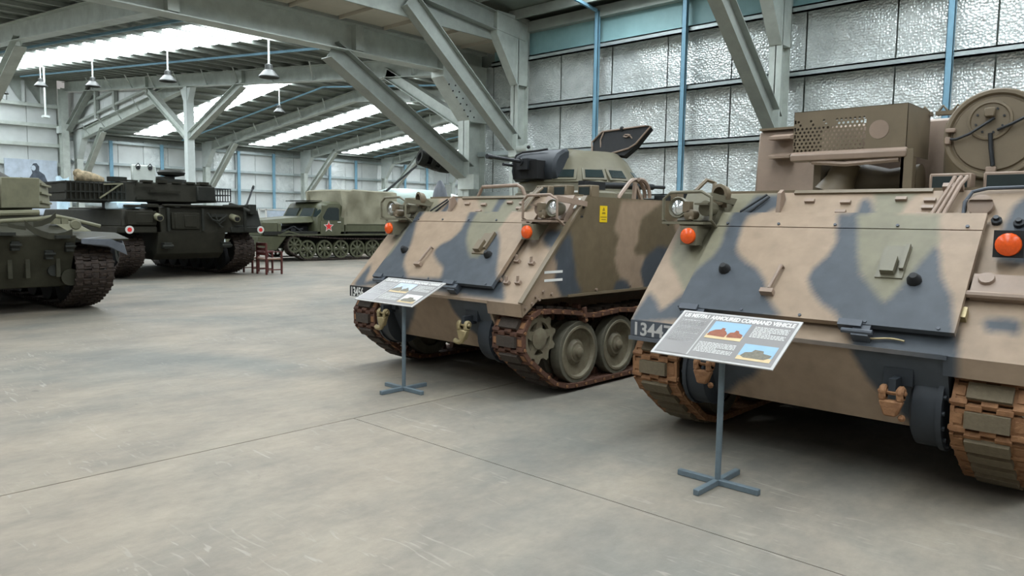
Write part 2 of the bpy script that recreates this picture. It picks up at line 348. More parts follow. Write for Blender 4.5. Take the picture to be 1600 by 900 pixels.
# braced post under the last rafter
p = MB().box(-26.16, -25.9, 11.5, 11.75, 0, 6.05).build('braced_post', M['lsteel'], ceil)
for s in (-1, 1): MB().prism([(-26.03+s*.13, 11.52, 5.5), (-26.03+s*.4, 11.52, 6.0), (-26.03+s*.13, 11.52, 6.0)], (0, .2, 0)).build('gusset_plate', M['lsteel'], p)
MB().ibeam((-26.05, 11.62, 4.35), (-29.4, 11.62, 6.3), .22, .26).build('knee_brace', M['steel'], p)
MB().ibeam((-26.0, 11.62, 4.35), (-22.2, 11.62, 5.75), .22, .26).build('knee_brace', M['steel'], p)
# ---------------------------------------------------------------- left end wall
wl = struct('wall_left')
for i in range(13):
    y0 = 11.3-(i+1)*1.2
    MB().box(-38.98, -38.95, y0+.01, y0+1.19, 0, 6.6).build('cladding_panel', M['panel'], wl)
MB().box(-39.3, -39.1, -5, 11.4, 0, 7.9).build('backing_sheet', M['steel'], wl)
for z in (.5, 1.4, 2.2, 3.03, 3.9, 4.75, 5.62, 6.5):
    MB().box(-38.95, -38.75, -5, 11.4, z-.07, z+.07).box(-38.78, -38.72, -5, 11.4, z-.09, z+.02).build('girt', M['steel'], wl)
for i in range(9):
    y = 10.7-i*.72
    MB().box(-38.9, -38.75, y-.05, y+.05, 6.55, 7.5).build('eave_stud', M['panel'], wl)
    MB().prism([(-38.86, y-.1, 6.55), (-38.86, y-.62, 6.55), (-38.86, y-.62, 7.4)], (-.03, 0, 0)).build('eave_gusset', M['panel'], wl)
c = MB().ibeam((-38.5, 11.45, 0), (-38.5, 11.45, 7.3), .3, .42, (1, 0, 0)).build('end_column', M['steel'], wl)
MB().ibeam((-38.45, 11.6, 5.5), (-35.4, 11.6, 7.0), .24, .28).build('knee_brace', M['steeld'], c)
MB().box(-38.7, -38.3, 11.2, 11.6, 5.3, 5.6).build('gusset_plate', M['lsteel'], c)
# gable infill above the opening between the two roofs
wi = struct('trim_1')
for i in range(-1, 7):
    x0 = -38.3+i*1.2; x1 = x0+1.18
    MB().prism([(x0, 11.86, 5.5+.08*(x0+38.3)), (x1, 11.86, 5.5+.08*(x1+38.3)), (x1, 11.86, Z1(x1)), (x0, 11.86, Z1(x0))], (0, .03, 0)).build('infill_panel', M['panel'], wi)
for x in (-35.2, -33.1, -29.8): MB().box(x-.1, x+.1, 11.68, 11.82, 5.5+.08*(x+38.3), Z1(x)).build('infill_stud', M['steeld'], wi)
for dz in (.42, 1.0): MB().bar((-38.3, 11.76, 5.3+dz), (-29.8, 11.76, 5.98+dz), .1, .1).build('infill_rail', M['steeld'], wi)
# ---------------------------------------------------------------- roof 2: gable over the far hall
def Z2(x): return 5.0+.1*(x+38.5) if x < -25.4 else 5.0+.1*(-12.3-x)
FY = [12.05, 18.1, 23.9, 29.7, 35.5, 41.3]
wb = struct('wall_back')
for y in FY:
    for a, b2 in ((-38.6, -25.4), (-25.4, -12.2)):
        r = MB().ibeam((a, y, Z2(a)+.2), (b2, y, Z2(b2)+.2), .24, .42).build('rafter', M['steel'], ceil)
        for i in range(6):
            x = a+1.6+i*1.9
            MB().bar((x, y-.02, Z2(x)+.02), (x+.5, y-.5, Z2(x)+.42), .035, .035).build('fly_brace', M['lsteel'], r)
    c = MB().ibeam((-38.6, y, 0), (-38.6, y, 4.8), .26, .36, (1, 0, 0)).build('portal_column', M['steel'], wb)
    MB().prism([(-38.8, y-.13, 4.2), (-38.4, y-.13, 4.2), (-37.7, y-.13, 5.1), (-37.7, y-.13, 5.5), (-38.8, y-.13, 5.5)], (0, .26, 0)).build('haunch', M['lsteel'], c)
    MB().ibeam((-38.4, y, 2.9), (-35.4, y, Z2(-35.4)), .22, .28).build('knee_brace', M['steel'], c)
for i in range(26):
    x = -12.5-i*1.04
    MB().box(x-.03, x+.03, 12, 46, Z2(x)+.42, Z2(x)+.5).build('purlin', M['steeld'], ceil)
for a, b2 in ((-39.6, -25.4), (-25.4, -11.5)):
    quad('roof_sheet', [(a, 12, Z2(a)+.51), (b2, 12, Z2(b2)+.51), (b2, 46, Z2(b2)+.51), (a, 46, Z2(a)+.51)], 'roof')
    for y in (15.0, 20.9, 26.8, 32.6, 38.4):
        a1, b1 = max(a, -38.2), min(b2, -12.8)
        quad('skylight_sheet', [(a1, y-.62, Z2(a1)+.502), (b1, y-.62, Z2(b1)+.502), (b1, y+.62, Z2(b1)+.502), (a1, y+.62, Z2(a1)+.502)], 'sky', .006)
        MB().bar((max(a, -38), y+1.6, Z2(max(a, -38))+.36), (min(b2, -13), y+1.6, Z2(min(b2, -13))+.36), .055, .055).build('bridging_rod', M['blue'], ceil)
for i in range(28):
    y0 = 11.6+i*1.2
    MB().box(-39.3, -39.26, y0+.01, y0+1.19, 0, 5.3).build('foil_panel', M['panel'] if i % 3 else M['foil'], wb)
MB().box(-39.5, -39.35, 11, 46, 0, 6).build('backing_sheet', M['steel'], wb)
for z in (.2, 1.1, 2.12, 3.1, 4.1, 5.14):
    MB().box(-39.26, -39.05, 11.6, 46, z-.06, z+.06).build('girt', M['girt'], wb)
for y in [13.6, 16.0, 20.1, 22.2, 25.9, 27.8, 31.7, 33.6, 37.5]:
    MB().box(-39.04, -38.98, y-.08, y+.08, 0, 5.2).build('blue_bridging_post', M['blue'], wb)
MB().box(-40, -11, 46, 46.2, 0, 7).build('end_sheet', M['panel'], wb)
# ---------------------------------------------------------------- hanging lamps
def lamp(x, y, z, ztop, label):
    o = thing('hanging_lamp', label, 'lamp', (x, y, z), group='high bay lamps on rods')
    MB().cyl((0, 0, .22), (0, 0, ztop-z), .02, n=8).build('drop_rod', M['lsteel'], o)
    MB().lathe((0, 0, 0), (0, 0, 1), [(.24, .03), (.22, .08), (.12, .08), (.1, .11), (-.02, .21), (-.04, .21), (.06, .1)], 16).build('lamp_shade', M['lampm'], o)
    MB().cyl((0, 0, .0), (0, 0, .02), .15, n=16).build('lamp_glass', M['glass'], o)
    return o
pos = ['lamp nearest the left frame edge hanging before the pale end wall', 'second lamp from the left, hanging over the left tank', 'third lamp from the left, high above the boxy turret tank',
       'lamp with a bracket on its rod, hanging left of the white braced post', 'lamp hanging nearest the camera, right of the white braced post']
for (x, z), t in zip(((-34.6, 6.3), (-29.8, 6.05), (-24.8, 5.5), (-19.5, 5.05), (-14.55, 4.57)), pos): lamp(x, 8.2, z, Z1(x)+.4, t)
lamp(-25.9, 15, 5.6, Z2(-25.9)+.6, 'small far lamp hanging under the gabled roof of the far hall')
o = tag(MB().cyl((-31.2, 8.7, 5.2), (-31.2, 8.7, Z1(-31.2)+.38), .035, n=8).box(-31.35, -31.05, 8.6, 8.8, 5.12, 5.2).build('drop_conduit', M['lsteel']), 'pale vertical conduit hanging from roof beside the second lamp', 'conduit')
# ---------------------------------------------------------------- carriers: local frame x = image right, y = towards the wall, z up, origin under the nose
CAMO = {'A':{'f':[('olive',[(-1.047,1.901),(-0.847,1.898),(-0.639,1.702),(-0.928,1.701),(-0.896,1.629),(-0.886,1.509),(-0.864,1.362),(-0.843,1.218),(-0.897,1.2),(-0.982,1.335),(-1.133,1.441),(-1.117,1.602)]),('olive',[(-0.218,1.883),(0.039,1.705),(0.055,1.601),(0.095,1.506),(0.163,1.415),(0.276,1.32),(0.379,1.256),(0.502,1.261),(0.481,1.355),(0.489,1.452),(0.513,1.515),(0.517,1.592),(0.525,1.692),(0.673,1.764),(0.574,1.881)]),('slate',[(-0.949,1.709),(-0.79,1.705),(-0.804,1.59),(-0.698,1.451),(-0.629,1.346),(-0.574,1.214),(-0.517,1.144),(-0.315,1.027),(-0.939,0.989),(-0.971,1.106),(-0.852,1.225),(-0.852,1.362),(-0.886,1.509),(-0.896,1.629)]),('slate',[(-0.642,1.705),(-0.615,1.814),(-0.625,1.904),(-0.524,1.902),(-0.475,1.814),(-0.557,1.758),(-0.545,1.703)]),('slate',[(-1.213,0.921),(-1.187,1.141),(-1.111,1.069),(-1.087,0.995),(-1.038,0.947),(-0.91,1.006),(0.225,1.046),(0.848,1.022),(0.883,0.926),(0.301,0.933),(-0.791,0.941),(-1.156,0.887)]),('slate',[(-0.077,1.704),(0.044,1.705),(0.054,1.608),(0.095,1.506),(0.163,1.415),(0.276,1.32),(0.379,1.256),(0.502,1.261),(0.481,1.355),(0.489,1.452),(0.513,1.515),(0.631,1.415),(0.725,1.298),(0.812,1.172),(0.886,1.1),(1.062,0.916),(0.282,0.932),(0.173,1.037),(0.117,1.121),(0.073,1.153),(-0.046,1.195),(-0.162,1.254),(-0.195,1.295),(-0.163,1.359),(-0.062,1.408),(-0.009,1.504),(-0.035,1.6)]),('slate',[(0.157,1.702),(0.131,1.863),(0.127,1.902),(0.252,1.9),(0.235,1.795),(0.238,1.703)]),('olive',[(1.3,1.538),(1.349,1.872),(1.179,1.874),(1.159,1.832),(1.283,1.669),(1.115,1.601),(1.218,1.556)]),('slate',[(1.049,1.467),(1.054,1.546),(1.222,1.552),(1.351,1.533),(1.331,1.329),(1.248,1.37),(1.139,1.411)])],'l':[('slate',[(-1.113,0.831),(-0.234,0.751),(-0.392,0.583),(-0.536,0.445),(-0.615,0.4),(-0.997,0.354),(-1.307,0.542)]),('slate',[(0.307,0.925),(1.082,0.972),(0.996,0.774),(0.608,0.387),(0.591,0.497),(0.485,0.58),(0.396,0.666),(0.33,0.755),(0.311,0.848)])],'s':[('tan',[(0.445,1.333),(0.477,1.332),(0.49,1.222),(0.457,1.098),(0.569,0.925),(0.23,0.925),(0.039,0.772),(0.002,0.903)]),('slate',[(0.655,1.537),(0.708,1.471),(0.722,1.377),(0.747,1.283),(0.779,1.161),(0.611,1.048),(0.445,1.07),(0.502,1.224),(0.438,1.305)]),('slate',[(0.47,1.325),(0.709,1.319),(0.74,1.181),(0.823,1.031),(0.885,0.951),(0.645,0.932),(0.556,0.941),(0.465,1.082),(0.49,1.222)]),('tan',[(1.513,1.851),(2.325,1.875),(2.06,1.762),(1.873,1.669),(1.827,1.536),(1.832,1.446),(1.731,1.344),(1.883,1.236),(1.901,1.146),(1.989,1.051),(1.91,0.979),(1.696,0.99),(1.482,1.161),(1.452,1.263),(1.423,1.365),(1.48,1.479),(1.389,1.565),(1.433,1.679)]),('tan',[(1.401,1.302),(1.981,1.288),(1.892,1.119),(1.968,0.933),(1.632,0.908),(1.533,1.046),(1.437,1.172)]),('slate',[(1.951,1.243),(2.063,1.313),(2.23,1.384),(2.553,1.341),(2.224,0.9),(1.968,0.924),(1.876,1.119)]),('slate',[(1.388,0.923),(1.443,1.033),(1.563,1.057),(1.658,1.022),(1.726,0.911)]),('tan',[(2.502,1.661),(3.479,1.772),(3.907,1.07),(2.851,1.11)])]},'B':{'f':[('olive',[(-1.221,1.72),(-1.064,1.888),(-0.52,1.879),(-0.504,1.843),(-0.719,1.86),(-0.785,1.685),(-0.792,1.564),(-0.773,1.453),(-0.79,1.371),(-0.874,1.26),(-0.906,1.139),(-0.943,1.123),(-1.049,1.223),(-1.191,1.339),(-1.226,1.496)]),('slate',[(-0.804,1.677),(-0.788,1.721),(-0.719,1.86),(-0.496,1.857),(-0.475,1.778),(-0.557,1.736),(-0.595,1.693),(-0.662,1.679),(-0.672,1.608),(-0.643,1.444),(-0.616,1.405),(-0.531,1.35),(-0.409,1.298),(-0.323,1.228),(-0.273,1.135),(-0.204,1.081),(-0.108,1.009),(-0.824,0.942),(-1.239,0.878),(-1.267,0.908),(-1.231,1.1),(-1.141,1.056),(-1.054,0.98),(-0.936,1.111),(-0.906,1.165),(-0.874,1.273),(-0.79,1.371),(-0.773,1.453),(-0.792,1.564)]),('olive',[(0.139,1.883),(0.453,1.877),(0.377,1.802),(0.372,1.7),(0.628,1.695),(0.647,1.606),(0.674,1.507),(0.659,1.5),(0.605,1.395),(0.544,1.26),(0.501,1.181),(0.471,1.149),(0.435,1.17),(0.337,1.252),(0.262,1.328),(0.166,1.543),(0.114,1.692),(0.202,1.699)]),('slate',[(-0.013,1.691),(0.078,1.698),(0.08,1.805),(0.097,1.833),(0.147,1.804),(0.203,1.696),(0.114,1.692),(0.154,1.596),(0.221,1.414),(0.268,1.315),(0.337,1.252),(0.435,1.17),(0.472,1.147),(0.501,1.179),(0.544,1.26),(0.605,1.395),(0.659,1.503),(0.699,1.435),(0.736,1.319),(0.818,1.211),(0.856,1.105),(0.883,1.023),(0.935,0.846),(0.411,0.778),(0.317,0.941),(0.267,1.01),(0.203,1.068),(0.106,1.108),(0.01,1.186),(-0.046,1.259),(-0.032,1.324),(0.029,1.406),(0.052,1.499)]),('slate',[(0.947,1.528),(0.967,1.624),(0.997,1.772),(1.056,1.835),(1.18,1.821),(1.253,1.415),(1.072,1.417),(0.976,1.447)]),('slate',[(0.985,1.106),(1.021,1.12),(1.134,1.125),(1.17,1.108),(1.168,1.047),(1.103,1.051),(1.019,1.047)])],'l':[('slate',[(0.292,1.059),(0.313,0.933),(0.348,0.819),(0.406,0.695),(0.489,0.588),(0.562,0.506),(0.636,0.439),(0.678,0.401),(0.663,0.179),(0.928,0.248),(0.908,0.766),(0.91,0.913),(0.924,1.126)]),('slate',[(-1.066,0.748),(-0.28,0.688),(-0.286,0.653),(-0.357,0.571),(-0.46,0.518),(-0.563,0.419),(-0.78,0.283),(-1.171,0.342)])],'s':[]}}
CC = dict(tan=lin(139, 121, 102)[:3], olive=lin(110, 106, 88)[:3], slate=lin(66, 71, 76)[:3], brown=lin(95, 84, 65)[:3])
def inside(p, poly):
    x, y = p; c = False; n = len(poly); j = n-1
    for i in range(n):
        xi, yi = poly[i]; xj, yj = poly[j]
        if (yi > y) != (yj > y) and x < (xj-xi)*(y-yi)/(yj-yi)+xi: c = not c
        j = i
    return c
def painter(v, kind, base='tan'):
    sets = CAMO[v][kind]; bb = []
    for c, p in sets:
        xs = [q[0] for q in p]; ys = [q[1] for q in p]; bb.append((min(xs), max(xs), min(ys), max(ys)))
    def col(a, b):
        r = CC[base]
        for (c, p), (x0, x1, y0, y1) in zip(sets, bb):
            if x0 <= a <= x1 and y0 <= b <= y1 and inside((a, b), p): r = CC[c]
        return r
    def soft(a, b):
        s = [0, 0, 0]
        for da, db in ((0, 0), (.02, 0), (-.02, 0), (0, .02), (0, -.02), (.013, .013), (-.013, .013), (.013, -.013), (-.013, -.013)):
            c = col(a+da, b+db)
            for i in range(3): s[i] += c[i]/9
        return (s[0], s[1], s[2], 1)
    return soft
ZN, GY, HT, W2, VL = .903, .905, 1.874, 1.264, 4.82
GL = math.hypot(GY, HT-ZN); GD = Vector((0, GY, HT-ZN))/GL; GN = Vector((0, -(HT-ZN), GY))/GL
def gp(x, s, t=0): return Vector((x, 0, ZN))+GD*s+GN*t              # point on the glacis, s metres up from the nose
def gz(x, z, t=0): return gp(x, (z-ZN)/(HT-ZN)*GL, t)
def gbox(m, x0, x1, z0, z1, t0, t1, k=None):
    return m.hexa([gz(x0, z0, t0), gz(x1, z0, t0), gz(x1, z1, t0), gz(x0, z1, t0)], [gz(x0, z0, t1), gz(x1, z0, t1), gz(x1, z1, t1), gz(x0, z1, t1)], k)
def shoe_mesh(ms):
    m = MB()
    m.box(-.185, .185, -.052, .052, -.022, .014, 0)
    for z, ys in ((0, (-.066, .066)),):
        for i, x0 in enumerate((-.19, -.115, -.04, .035, .11)):
            y = ys[i % 2]; m.cyl((x0, y, 0), (x0+.08, y, 0), .027, n=6, k=0)
    m.box(-.19, -.17, -.066, .066, -.02, .02, 0); m.box(.17, .19, -.066, .066, -.02, .02, 0)
    m.box(-.115, .105, -.048, .048, .014, .046, 1)
    for s in (-.15, .148): m.box(s-.024, s+.024, -.03, .03, .013, .022, 2)
    m.prism([(-.03, -.03, -.02), (-.03, .03, -.02), (-.03, .01, -.09), (-.03, -.01, -.09)], (.06, 0, 0), 0)
    for s in (-.2, .2): m.cyl((s*.94, -.066, 0), (s*1.0, -.066, 0), .016, n=6, k=2)
    return m.build('track_shoe', ms)
def closed_path(pts, n):
    P = [Vector((0, a, b)) for a, b in pts]; P.append(P[0]); L = [0]
    for a, b in zip(P, P[1:]): L.append(L[-1]+(b-a).length)
    out = []
    def at_(d):
        d %= L[-1]
        for i in range(len(P)-1):
            if L[i+1] >= d: return P[i].lerp(P[i+1], (d-L[i])/max(1e-9, L[i+1]-L[i]))
    st = L[-1]/n
    for i in range(n):
        d = i*st; out.append((at_(d), (at_(d+st*.4)-at_(d-st*.4)).normalized()))
    return out, st
def arc(cy, cz, r, a0, a1, n): return [(cy+r*math.cos(math.radians(a0+(a1-a0)*i/n)), cz+r*math.sin(math.radians(a0+(a1-a0)*i/n))) for i in range(n+1)]
def carrier_path():
    p = [(.95, .745), (.8, .765), (.6, .79), (.42, .81)]
    p += arc(.31, .565, .25, 70, 215, 10)
    p += [(.3, .27), (.5, .13), (.68, .07), (.86, .056)]
    p += [(3.6, .056), (3.75, .08), (4.0, .26)]
    p += arc(4.15, .5, .24, -40, 90, 6)
    for k in range(4, -1, -1): p += [(.892+.667*k+.25, .715 if k < 4 else .735), (.892+.667*k, .735)]
    return p
def running_gear(v, o, sx, ms, n=63):
    tr = thing('track'); tr.parent = o
    pts, st = closed_path(carrier_path(), n); src = None
    for i, (p, t) in enumerate(pts):
        s = shoe_mesh(ms) if src is None else src.copy()
        if src is None: src = s
        else: COL.objects.link(s)
        s.parent = tr
        a = Vector((1, 0, 0)); nrm = a.cross(t)
        if nrm.dot(Vector((0, 2.2, .42))-p) > 0: nrm = -nrm
        y = nrm.cross(a)
        mm = Matrix((a, y, nrm)).transposed().to_4x4(); mm.translation = Vector((sx*1.075, p.y, p.z)); s.matrix_local = mm @ Matrix.Scale(st/.1524, 4, (0, 1, 0))
    sp = MB()
    for xo in (1.2, .96):
        x = sx*xo; ring = []
        for i in range(40):
            g = 2*PI*i/40; r = .238 if i % 4 in (1, 2) else .195; ring.append((r*math.cos(g), r*math.sin(g)))
        nn = len(ring); inn = [(.155*math.cos(2*PI*i/nn), .155*math.sin(2*PI*i/nn)) for i in range(nn)]
        for dx in (-.018, .018):
            pass
        vs = [(x+dx, .31+q[0], .565+q[1]) for dx in (-.02, .02) for rr in (ring, inn) for q in rr]
        fs = []
        for i in range(nn):
            j = (i+1) % nn
            fs += [(i, j, nn+j, nn+i), (2*nn+i, 2*nn+j, 3*nn+j, 3*nn+i), (i, j, 2*nn+j, 2*nn+i), (nn+i, nn+j, 3*nn+j, 3*nn+i)]
        sp.add(vs, fs)
        for i in range(5):
            g = 2*PI*i/5+.3; c, s_ = math.cos(g), math.sin(g)
            sp.prism([(x-.02, .31+.05*c-.055*s_, .565+.05*s_+.055*c), (x-.02, .31+.16*c-.03*s_, .565+.16*s_+.03*c), (x-.02, .31+.16*c+.03*s_, .565+.16*s_-.03*c), (x-.02, .31+.05*c+.055*s_, .565+.05*s_-.055*c)], (.04, 0, 0))
    sp.lathe((sx*.9, .31, .565), (sx, 0, 0), [(0, .1), (.33, .1), (.34, .06), (.34, 0)], 14)
    sp.build('drive_sprocket', M['wheel'], o)
    src = None
    for k in range(5):
        if src is None:
            m = MB()
            for xa, xb in ((.93, 1.04), (1.12, 1.235)):
                m.lathe((sx*xa, 0, 0), (sx, 0, 0), [(0, .2), (0, .3), (.005, .305), (xb-xa-.005, .305), (xb-xa, .3), (xb-xa, .262)], 28, 1)
                m.lathe((sx*xa, 0, 0), (sx, 0, 0), [(xb-xa-.002, .265), (xb-xa+.006, .258), (xb-xa+.006, .238), (xb-xa-.03, .225), (xb-xa-.05, .13), (xb-xa-.02, .1), (xb-xa-.02, 0)], 28, 0)
            src = m.build('road_wheel', [M['wheel'], M['tyre']], o, loc=(0, .892, .37))
            h = MB(); h.lathe((sx*1.2, 0, 0), (sx, 0, 0), [(-.05, .075), (.02, .075), (.03, .05), (.055, .048), (.065, .03), (.068, 0)], 14)
            for i in range(8): g = 2*PI*i/8; h.cyl((sx*1.17, .1*math.cos(g), .1*math.sin(g)), (sx*1.205, .1*math.cos(g), .1*math.sin(g)), .016, n=6)
            h.build('hub_cap', M['wheel'], src)
        else: dup(src, o, (0, .892+.667*k, .37))
    dup(src, o, (sx*-.0, 4.15, .5)).name = 'idler_wheel'
def headlamp(name, o, c, r, par_y=-1):
    m = MB(); d = Vector((0, par_y, .05)).normalized(); c = Vector(c)
    m.lathe(c, d, [(-.13, r*.35), (-.1, r*.8), (-.02, r*1.12), (.02, r*1.18), (.03, r*1.1), (.012, r*.86)], 20)
    h = m.build(name, M['tan' if name[0] == 'x' else 'olive'], o)
    MB().lathe(c, d, [(.0, r*.88), (.02, r*.8), (.035, r*.45), (.04, 0)], 20).build('lamp_lens', M['lens'], h)
    return h
def amber(o, c, mt='olive', r=.062):
    x, y, z = c; m = MB(); m.box(x-r-.008, x+r+.008, y, y+.09, z-r-.008, z+r+.014).prism([(x+r-.02, y+.09, z-r), (x+r-.02, y+.24, z+r+.01), (x+r-.02, y+.02, z+r+.01)], (.02, 0, 0))
    h = m.build('indicator_housing', M[mt], o)
    MB().lathe((x, y, z), (0, -1, 0), [(0, r), (.02, r*.96), (.034, r*.6), (.038, 0)], 18).build('amber_lens', M['amber'], h)
def carrier(v, name, label, O):
    o = thing(name, label, 'armoured vehicle', O)
    F = painter(v, 'f'); Lp = painter(v, 'l', 'tan' if v == 'B' else 'tan'); S = painter(v, 's', 'brown') if v == 'A' else painter('A', 's', 'brown')
    tanc = CC['tan']+(1,)
    h = MB()
    h.grid(lambda u, w: gp(-W2+2*W2*u, GL*w), 150, 80)
    h.grid(lambda u, w: (-.86+1.72*u, .237*w, ZN+(.409-ZN)*w), 90, 24)
    for s in (-1, 1):
        h.grid(lambda u, w: (s*(.84+(W2-.84)*u), .027*w, ZN-.118*w), 20, 5)
        h.grid(lambda u, w: (s*(.84+(W2-.84)*u), .027+.231*w, .785+.153*w), 6, 3)
        lo = lambda y: (ZN-.118*y/.027) if y < .027 else (.785+.153*(y-.027)/.231 if y < .258 else .93)
        hi = lambda y: ZN+(HT-ZN)*min(1, y/GY)
        def sd(u, w):
            y = VL*u; return (s*W2, y, lo(y)+(hi(y)-lo(y))*w)
        h.grid(sd, 150 if s > 0 else 60, 30 if s > 0 else 12)
        h.add([(s*.86, .0, ZN), (s*.86, .237, .409), (s*.86, VL, .409), (s*.86, VL, .93), (s*.86, .0, .9)], [(0, 1, 2, 3, 4)])
        h.add([(s*.86, .25, .93), (s*W2, .25, .93), (s*W2, VL, .93), (s*.86, VL, .93)], [(0, 1, 2, 3)])
        h.add([(s*.84, .0, ZN), (s*.84, .027, .785), (s*.84, .3, .938), (s*.84, .3, ZN)], [(0, 1, 2, 3)])
    h.grid(lambda u, w: (-W2+2*W2*u, GY+(VL-GY)*w, HT), 10, 16)
    h.add([(-W2, VL, .93), (W2, VL, .93), (W2, VL, HT), (-W2, VL, HT)], [(0, 1, 2, 3)])
    h.add([(-.86, .237, .409), (.86, .237, .409), (.86, VL, .409), (-.86, VL, .409)], [(0, 1, 2, 3)])
    def pt(c):
        x, y, z = c
        if abs(abs(x)-W2) < 1e-4 and y > .03 and abs(z-(ZN+(HT-ZN)*y/GY)) > .002: return S(y, z) if x > 0 else CC['tan']+(1,)
        if z > HT-.002 and y > GY+.01: return CC['olive']+(1,)
        if z >= ZN-.001: return F(x, z)
        if abs(x) > .839: return F(x, ZN)
        return Lp(x, z)
    h.build('hull', M['camo'], o, paint=pt)
    # trim vane: board standing off the glacis plus its upper lip
    def vane(name, x0, x1, z0, z1, t0, t1):
        m = MB(); nx = 120; nz = max(5, int((z1-z0)/.011))
        m.grid(lambda u, w: gz(x0+(x1-x0)*u, z0+(z1-z0)*w, t1), nx, nz)
        m.grid(lambda u, w: gz(x0+(x1-x0)*u, z0, t0+(t1-t0)*w), nx, 1); m.grid(lambda u, w: gz(x0+(x1-x0)*u, z1, t0+(t1-t0)*w), nx, 1)
        m.grid(lambda u, w: gz(x0, z0+(z1-z0)*u, t0+(t1-t0)*w), nz, 1); m.grid(lambda u, w: gz(x1, z0+(z1-z0)*u, t0+(t1-t0)*w), nz, 1)
        return m.build(name, M['camo'], o, paint=lambda c: F(c.x, min(HT, c.z-.02)))
    VX = .885
    tv = vane('trim_vane', -VX, VX, .985, 1.56, .035, .075)
    vane('trim_vane_lip', -VX, VX, 1.568, 1.672, .03, .072)
    b = MB()
    for i in range(5):
        for z in (1.0, 1.585): b.cyl(gz(-.8+.4*i, z, .07), gz(-.8+.4*i, z, .082), .011, n=6)
    b.build('vane_bolt', M['slate'], tv)['kind'] = 'stuff'
    # vane fittings
    m = MB(); gbox(m, .37, .53, 1.255, 1.45, .07, .085); gbox(m, .4, .48, 1.27, 1.36, .085, .13); gbox(m, .5, .525, 1.3, 1.45, .085, .11)
    m.build('latch_plate', M['olive' if v == 'B' else 'brown'], o)
    m = MB(); m.tube([gz(-.255, 1.125, .07), gz(-.255, 1.13, .11), gz(-.235, 1.28, .11), gz(-.235, 1.285, .07)], .013); gbox(m, -.31, -.22, 1.10, 1.125, .07, .12); m.build('vane_handle', M['tan'], o)
    for x, z in ((-.65, 1.25), (.6, 1.25)): MB().lathe(gz(x, z, .07), GN, [(0, .045), (.03, .04), (.06, .022), (.062, 0)], 10).build('rubber_stop', M['black'], o)
    for x in (-.75, .36):
        m = MB(); gbox(m, x-.11, x+.03, .965, 1.0, .03, .09); gbox(m, x-.02, x+.08, .925, .99, .0, .07); m.cyl(gz(x-.08, .945, .07), gz(x+.1, .945, .07), .016, n=8); m.build('vane_hinge', M['slate'], o)
    # nose lip and fender plates
    MB().box(-.86, .86, -.012, .02, ZN-.022, ZN+.004).build('nose_lip', M['camo'], o, paint=lambda c: F(c.x, ZN))
    # towing shackles, final drives
    for x, k in ((-.62, 0), (.60, 1)):
        c = Vector((x, .06, .72))
        m = MB(); m.box(x-.08, x+.08, .05, .12, .69, .79).box(x-.02, x+.02, -.06, .1, .66, .74); e = m.build('towing_eye', M['slated'], o)
        m = MB()
        for e_ in (-1, 1): m.cyl((x+e_*.028, -.045, .66), (x+e_*.068, -.045, .66), .042, n=14)
        m.hexa([(x-.035, -.085, .52), (x+.035, -.085, .52), (x+.035, -.03, .52), (x-.035, -.03, .52)], [(x-.068, -.085, .615), (x+.068, -.085, .615), (x+.068, -.025, .615), (x-.068, -.025, .615)])
        for e_ in (-1, 1): m.box(x+e_*.048-.02, x+e_*.048+.02, -.084, -.02, .61, .665)
        m.cyl((x-.08, -.045, .66), (x+.08, -.045, .66), .018, n=8)
        if v == 'A': m.tube([(x+.01, -.06, .54), (x-.01, -.065, .505), (x-.05, -.065, .495), (x-.11, -.06, .505)], .026, 8)
        else: m.sphere((x+.06, -.055, .515), .022, 8)
        m.build('shackle', M['hook' if v == 'A' else 'rustb'], e, bevel=.01)
    for s in (-1, 1):
        m = MB(); m.lathe((s*.66, .31, .555), (s, 0, 0), [(0, 0), (0, .22), (.02, .255), (.15, .255), (.15, .27), (.18, .27), (.18, .2), (.24, .12)], 28)
        for i in range(16): g = 2*PI*i/16; m.cyl((s*.84, .31+.24*math.cos(g), .555+.24*math.sin(g)), (s*.855, .31+.24*math.cos(g), .555+.24*math.sin(g)), .014, n=6)
        m.build('final_drive', M['slated'], o)
    ms = [M['rust' if v == 'A' else 'rustb'], M['pad' if v == 'A' else 'padb'], M['rustb']]
    for s in (-1, 1): running_gear(v, o, s, ms)
    # lamps
    for s in (-1, 1):
        if v == 'B' and s > 0:
            amber(o, (1.05, .4, 1.535), 'black', .068); continue
        mt = 'tan' if s > 0 and v == 'A' else 'olive'
        cx = s*1.08
        m = MB(); m.hexa([gz(cx-.19, 1.62), gz(cx+.14, 1.62), gz(cx+.14, 1.84), gz(cx-.19, 1.84)], [gz(cx-.19, 1.62, .05)]+[gz(cx+.14, 1.62, .05), gz(cx+.14, 1.82, .09), gz(cx-.19, 1.82, .09)])
        m.box(cx-.2, cx+.16, .42, .62, 1.625, 1.645); base = m.build('lamp_bracket', M[mt], o)
        hx = cx+.1 if s > 0 else cx-.12
        headlamp('headlamp', base, (hx, .54, 1.755), .072)
        m = MB(); bx = cx-.1 if s > 0 else cx+.1
        m.lathe((bx, .6, 1.75), (0, -1, 0), [(-.08, .05), (.0, .062), (.04, .062), (.045, .04), (.05, 0)], 16).box(bx-.06, bx+.06, .49, .57, 1.775, 1.79); m.build('blackout_lamp', M[mt], base)
        m = MB(); m.lathe((cx, .52, 1.7), (0, -1, 0), [(-.06, .04), (.04, .045), (.05, .03), (.05, 0)], 12).cyl((cx+.02, .48, 1.66), (cx+.02, .5, 1.72), .02, n=8).box(cx-.05, cx+.01, .47, .53, 1.72, 1.8); m.build('marker_lamp', M['brown'], base)
        g0 = .44
        m = MB(); x0, x1 = cx-.2, cx+.2
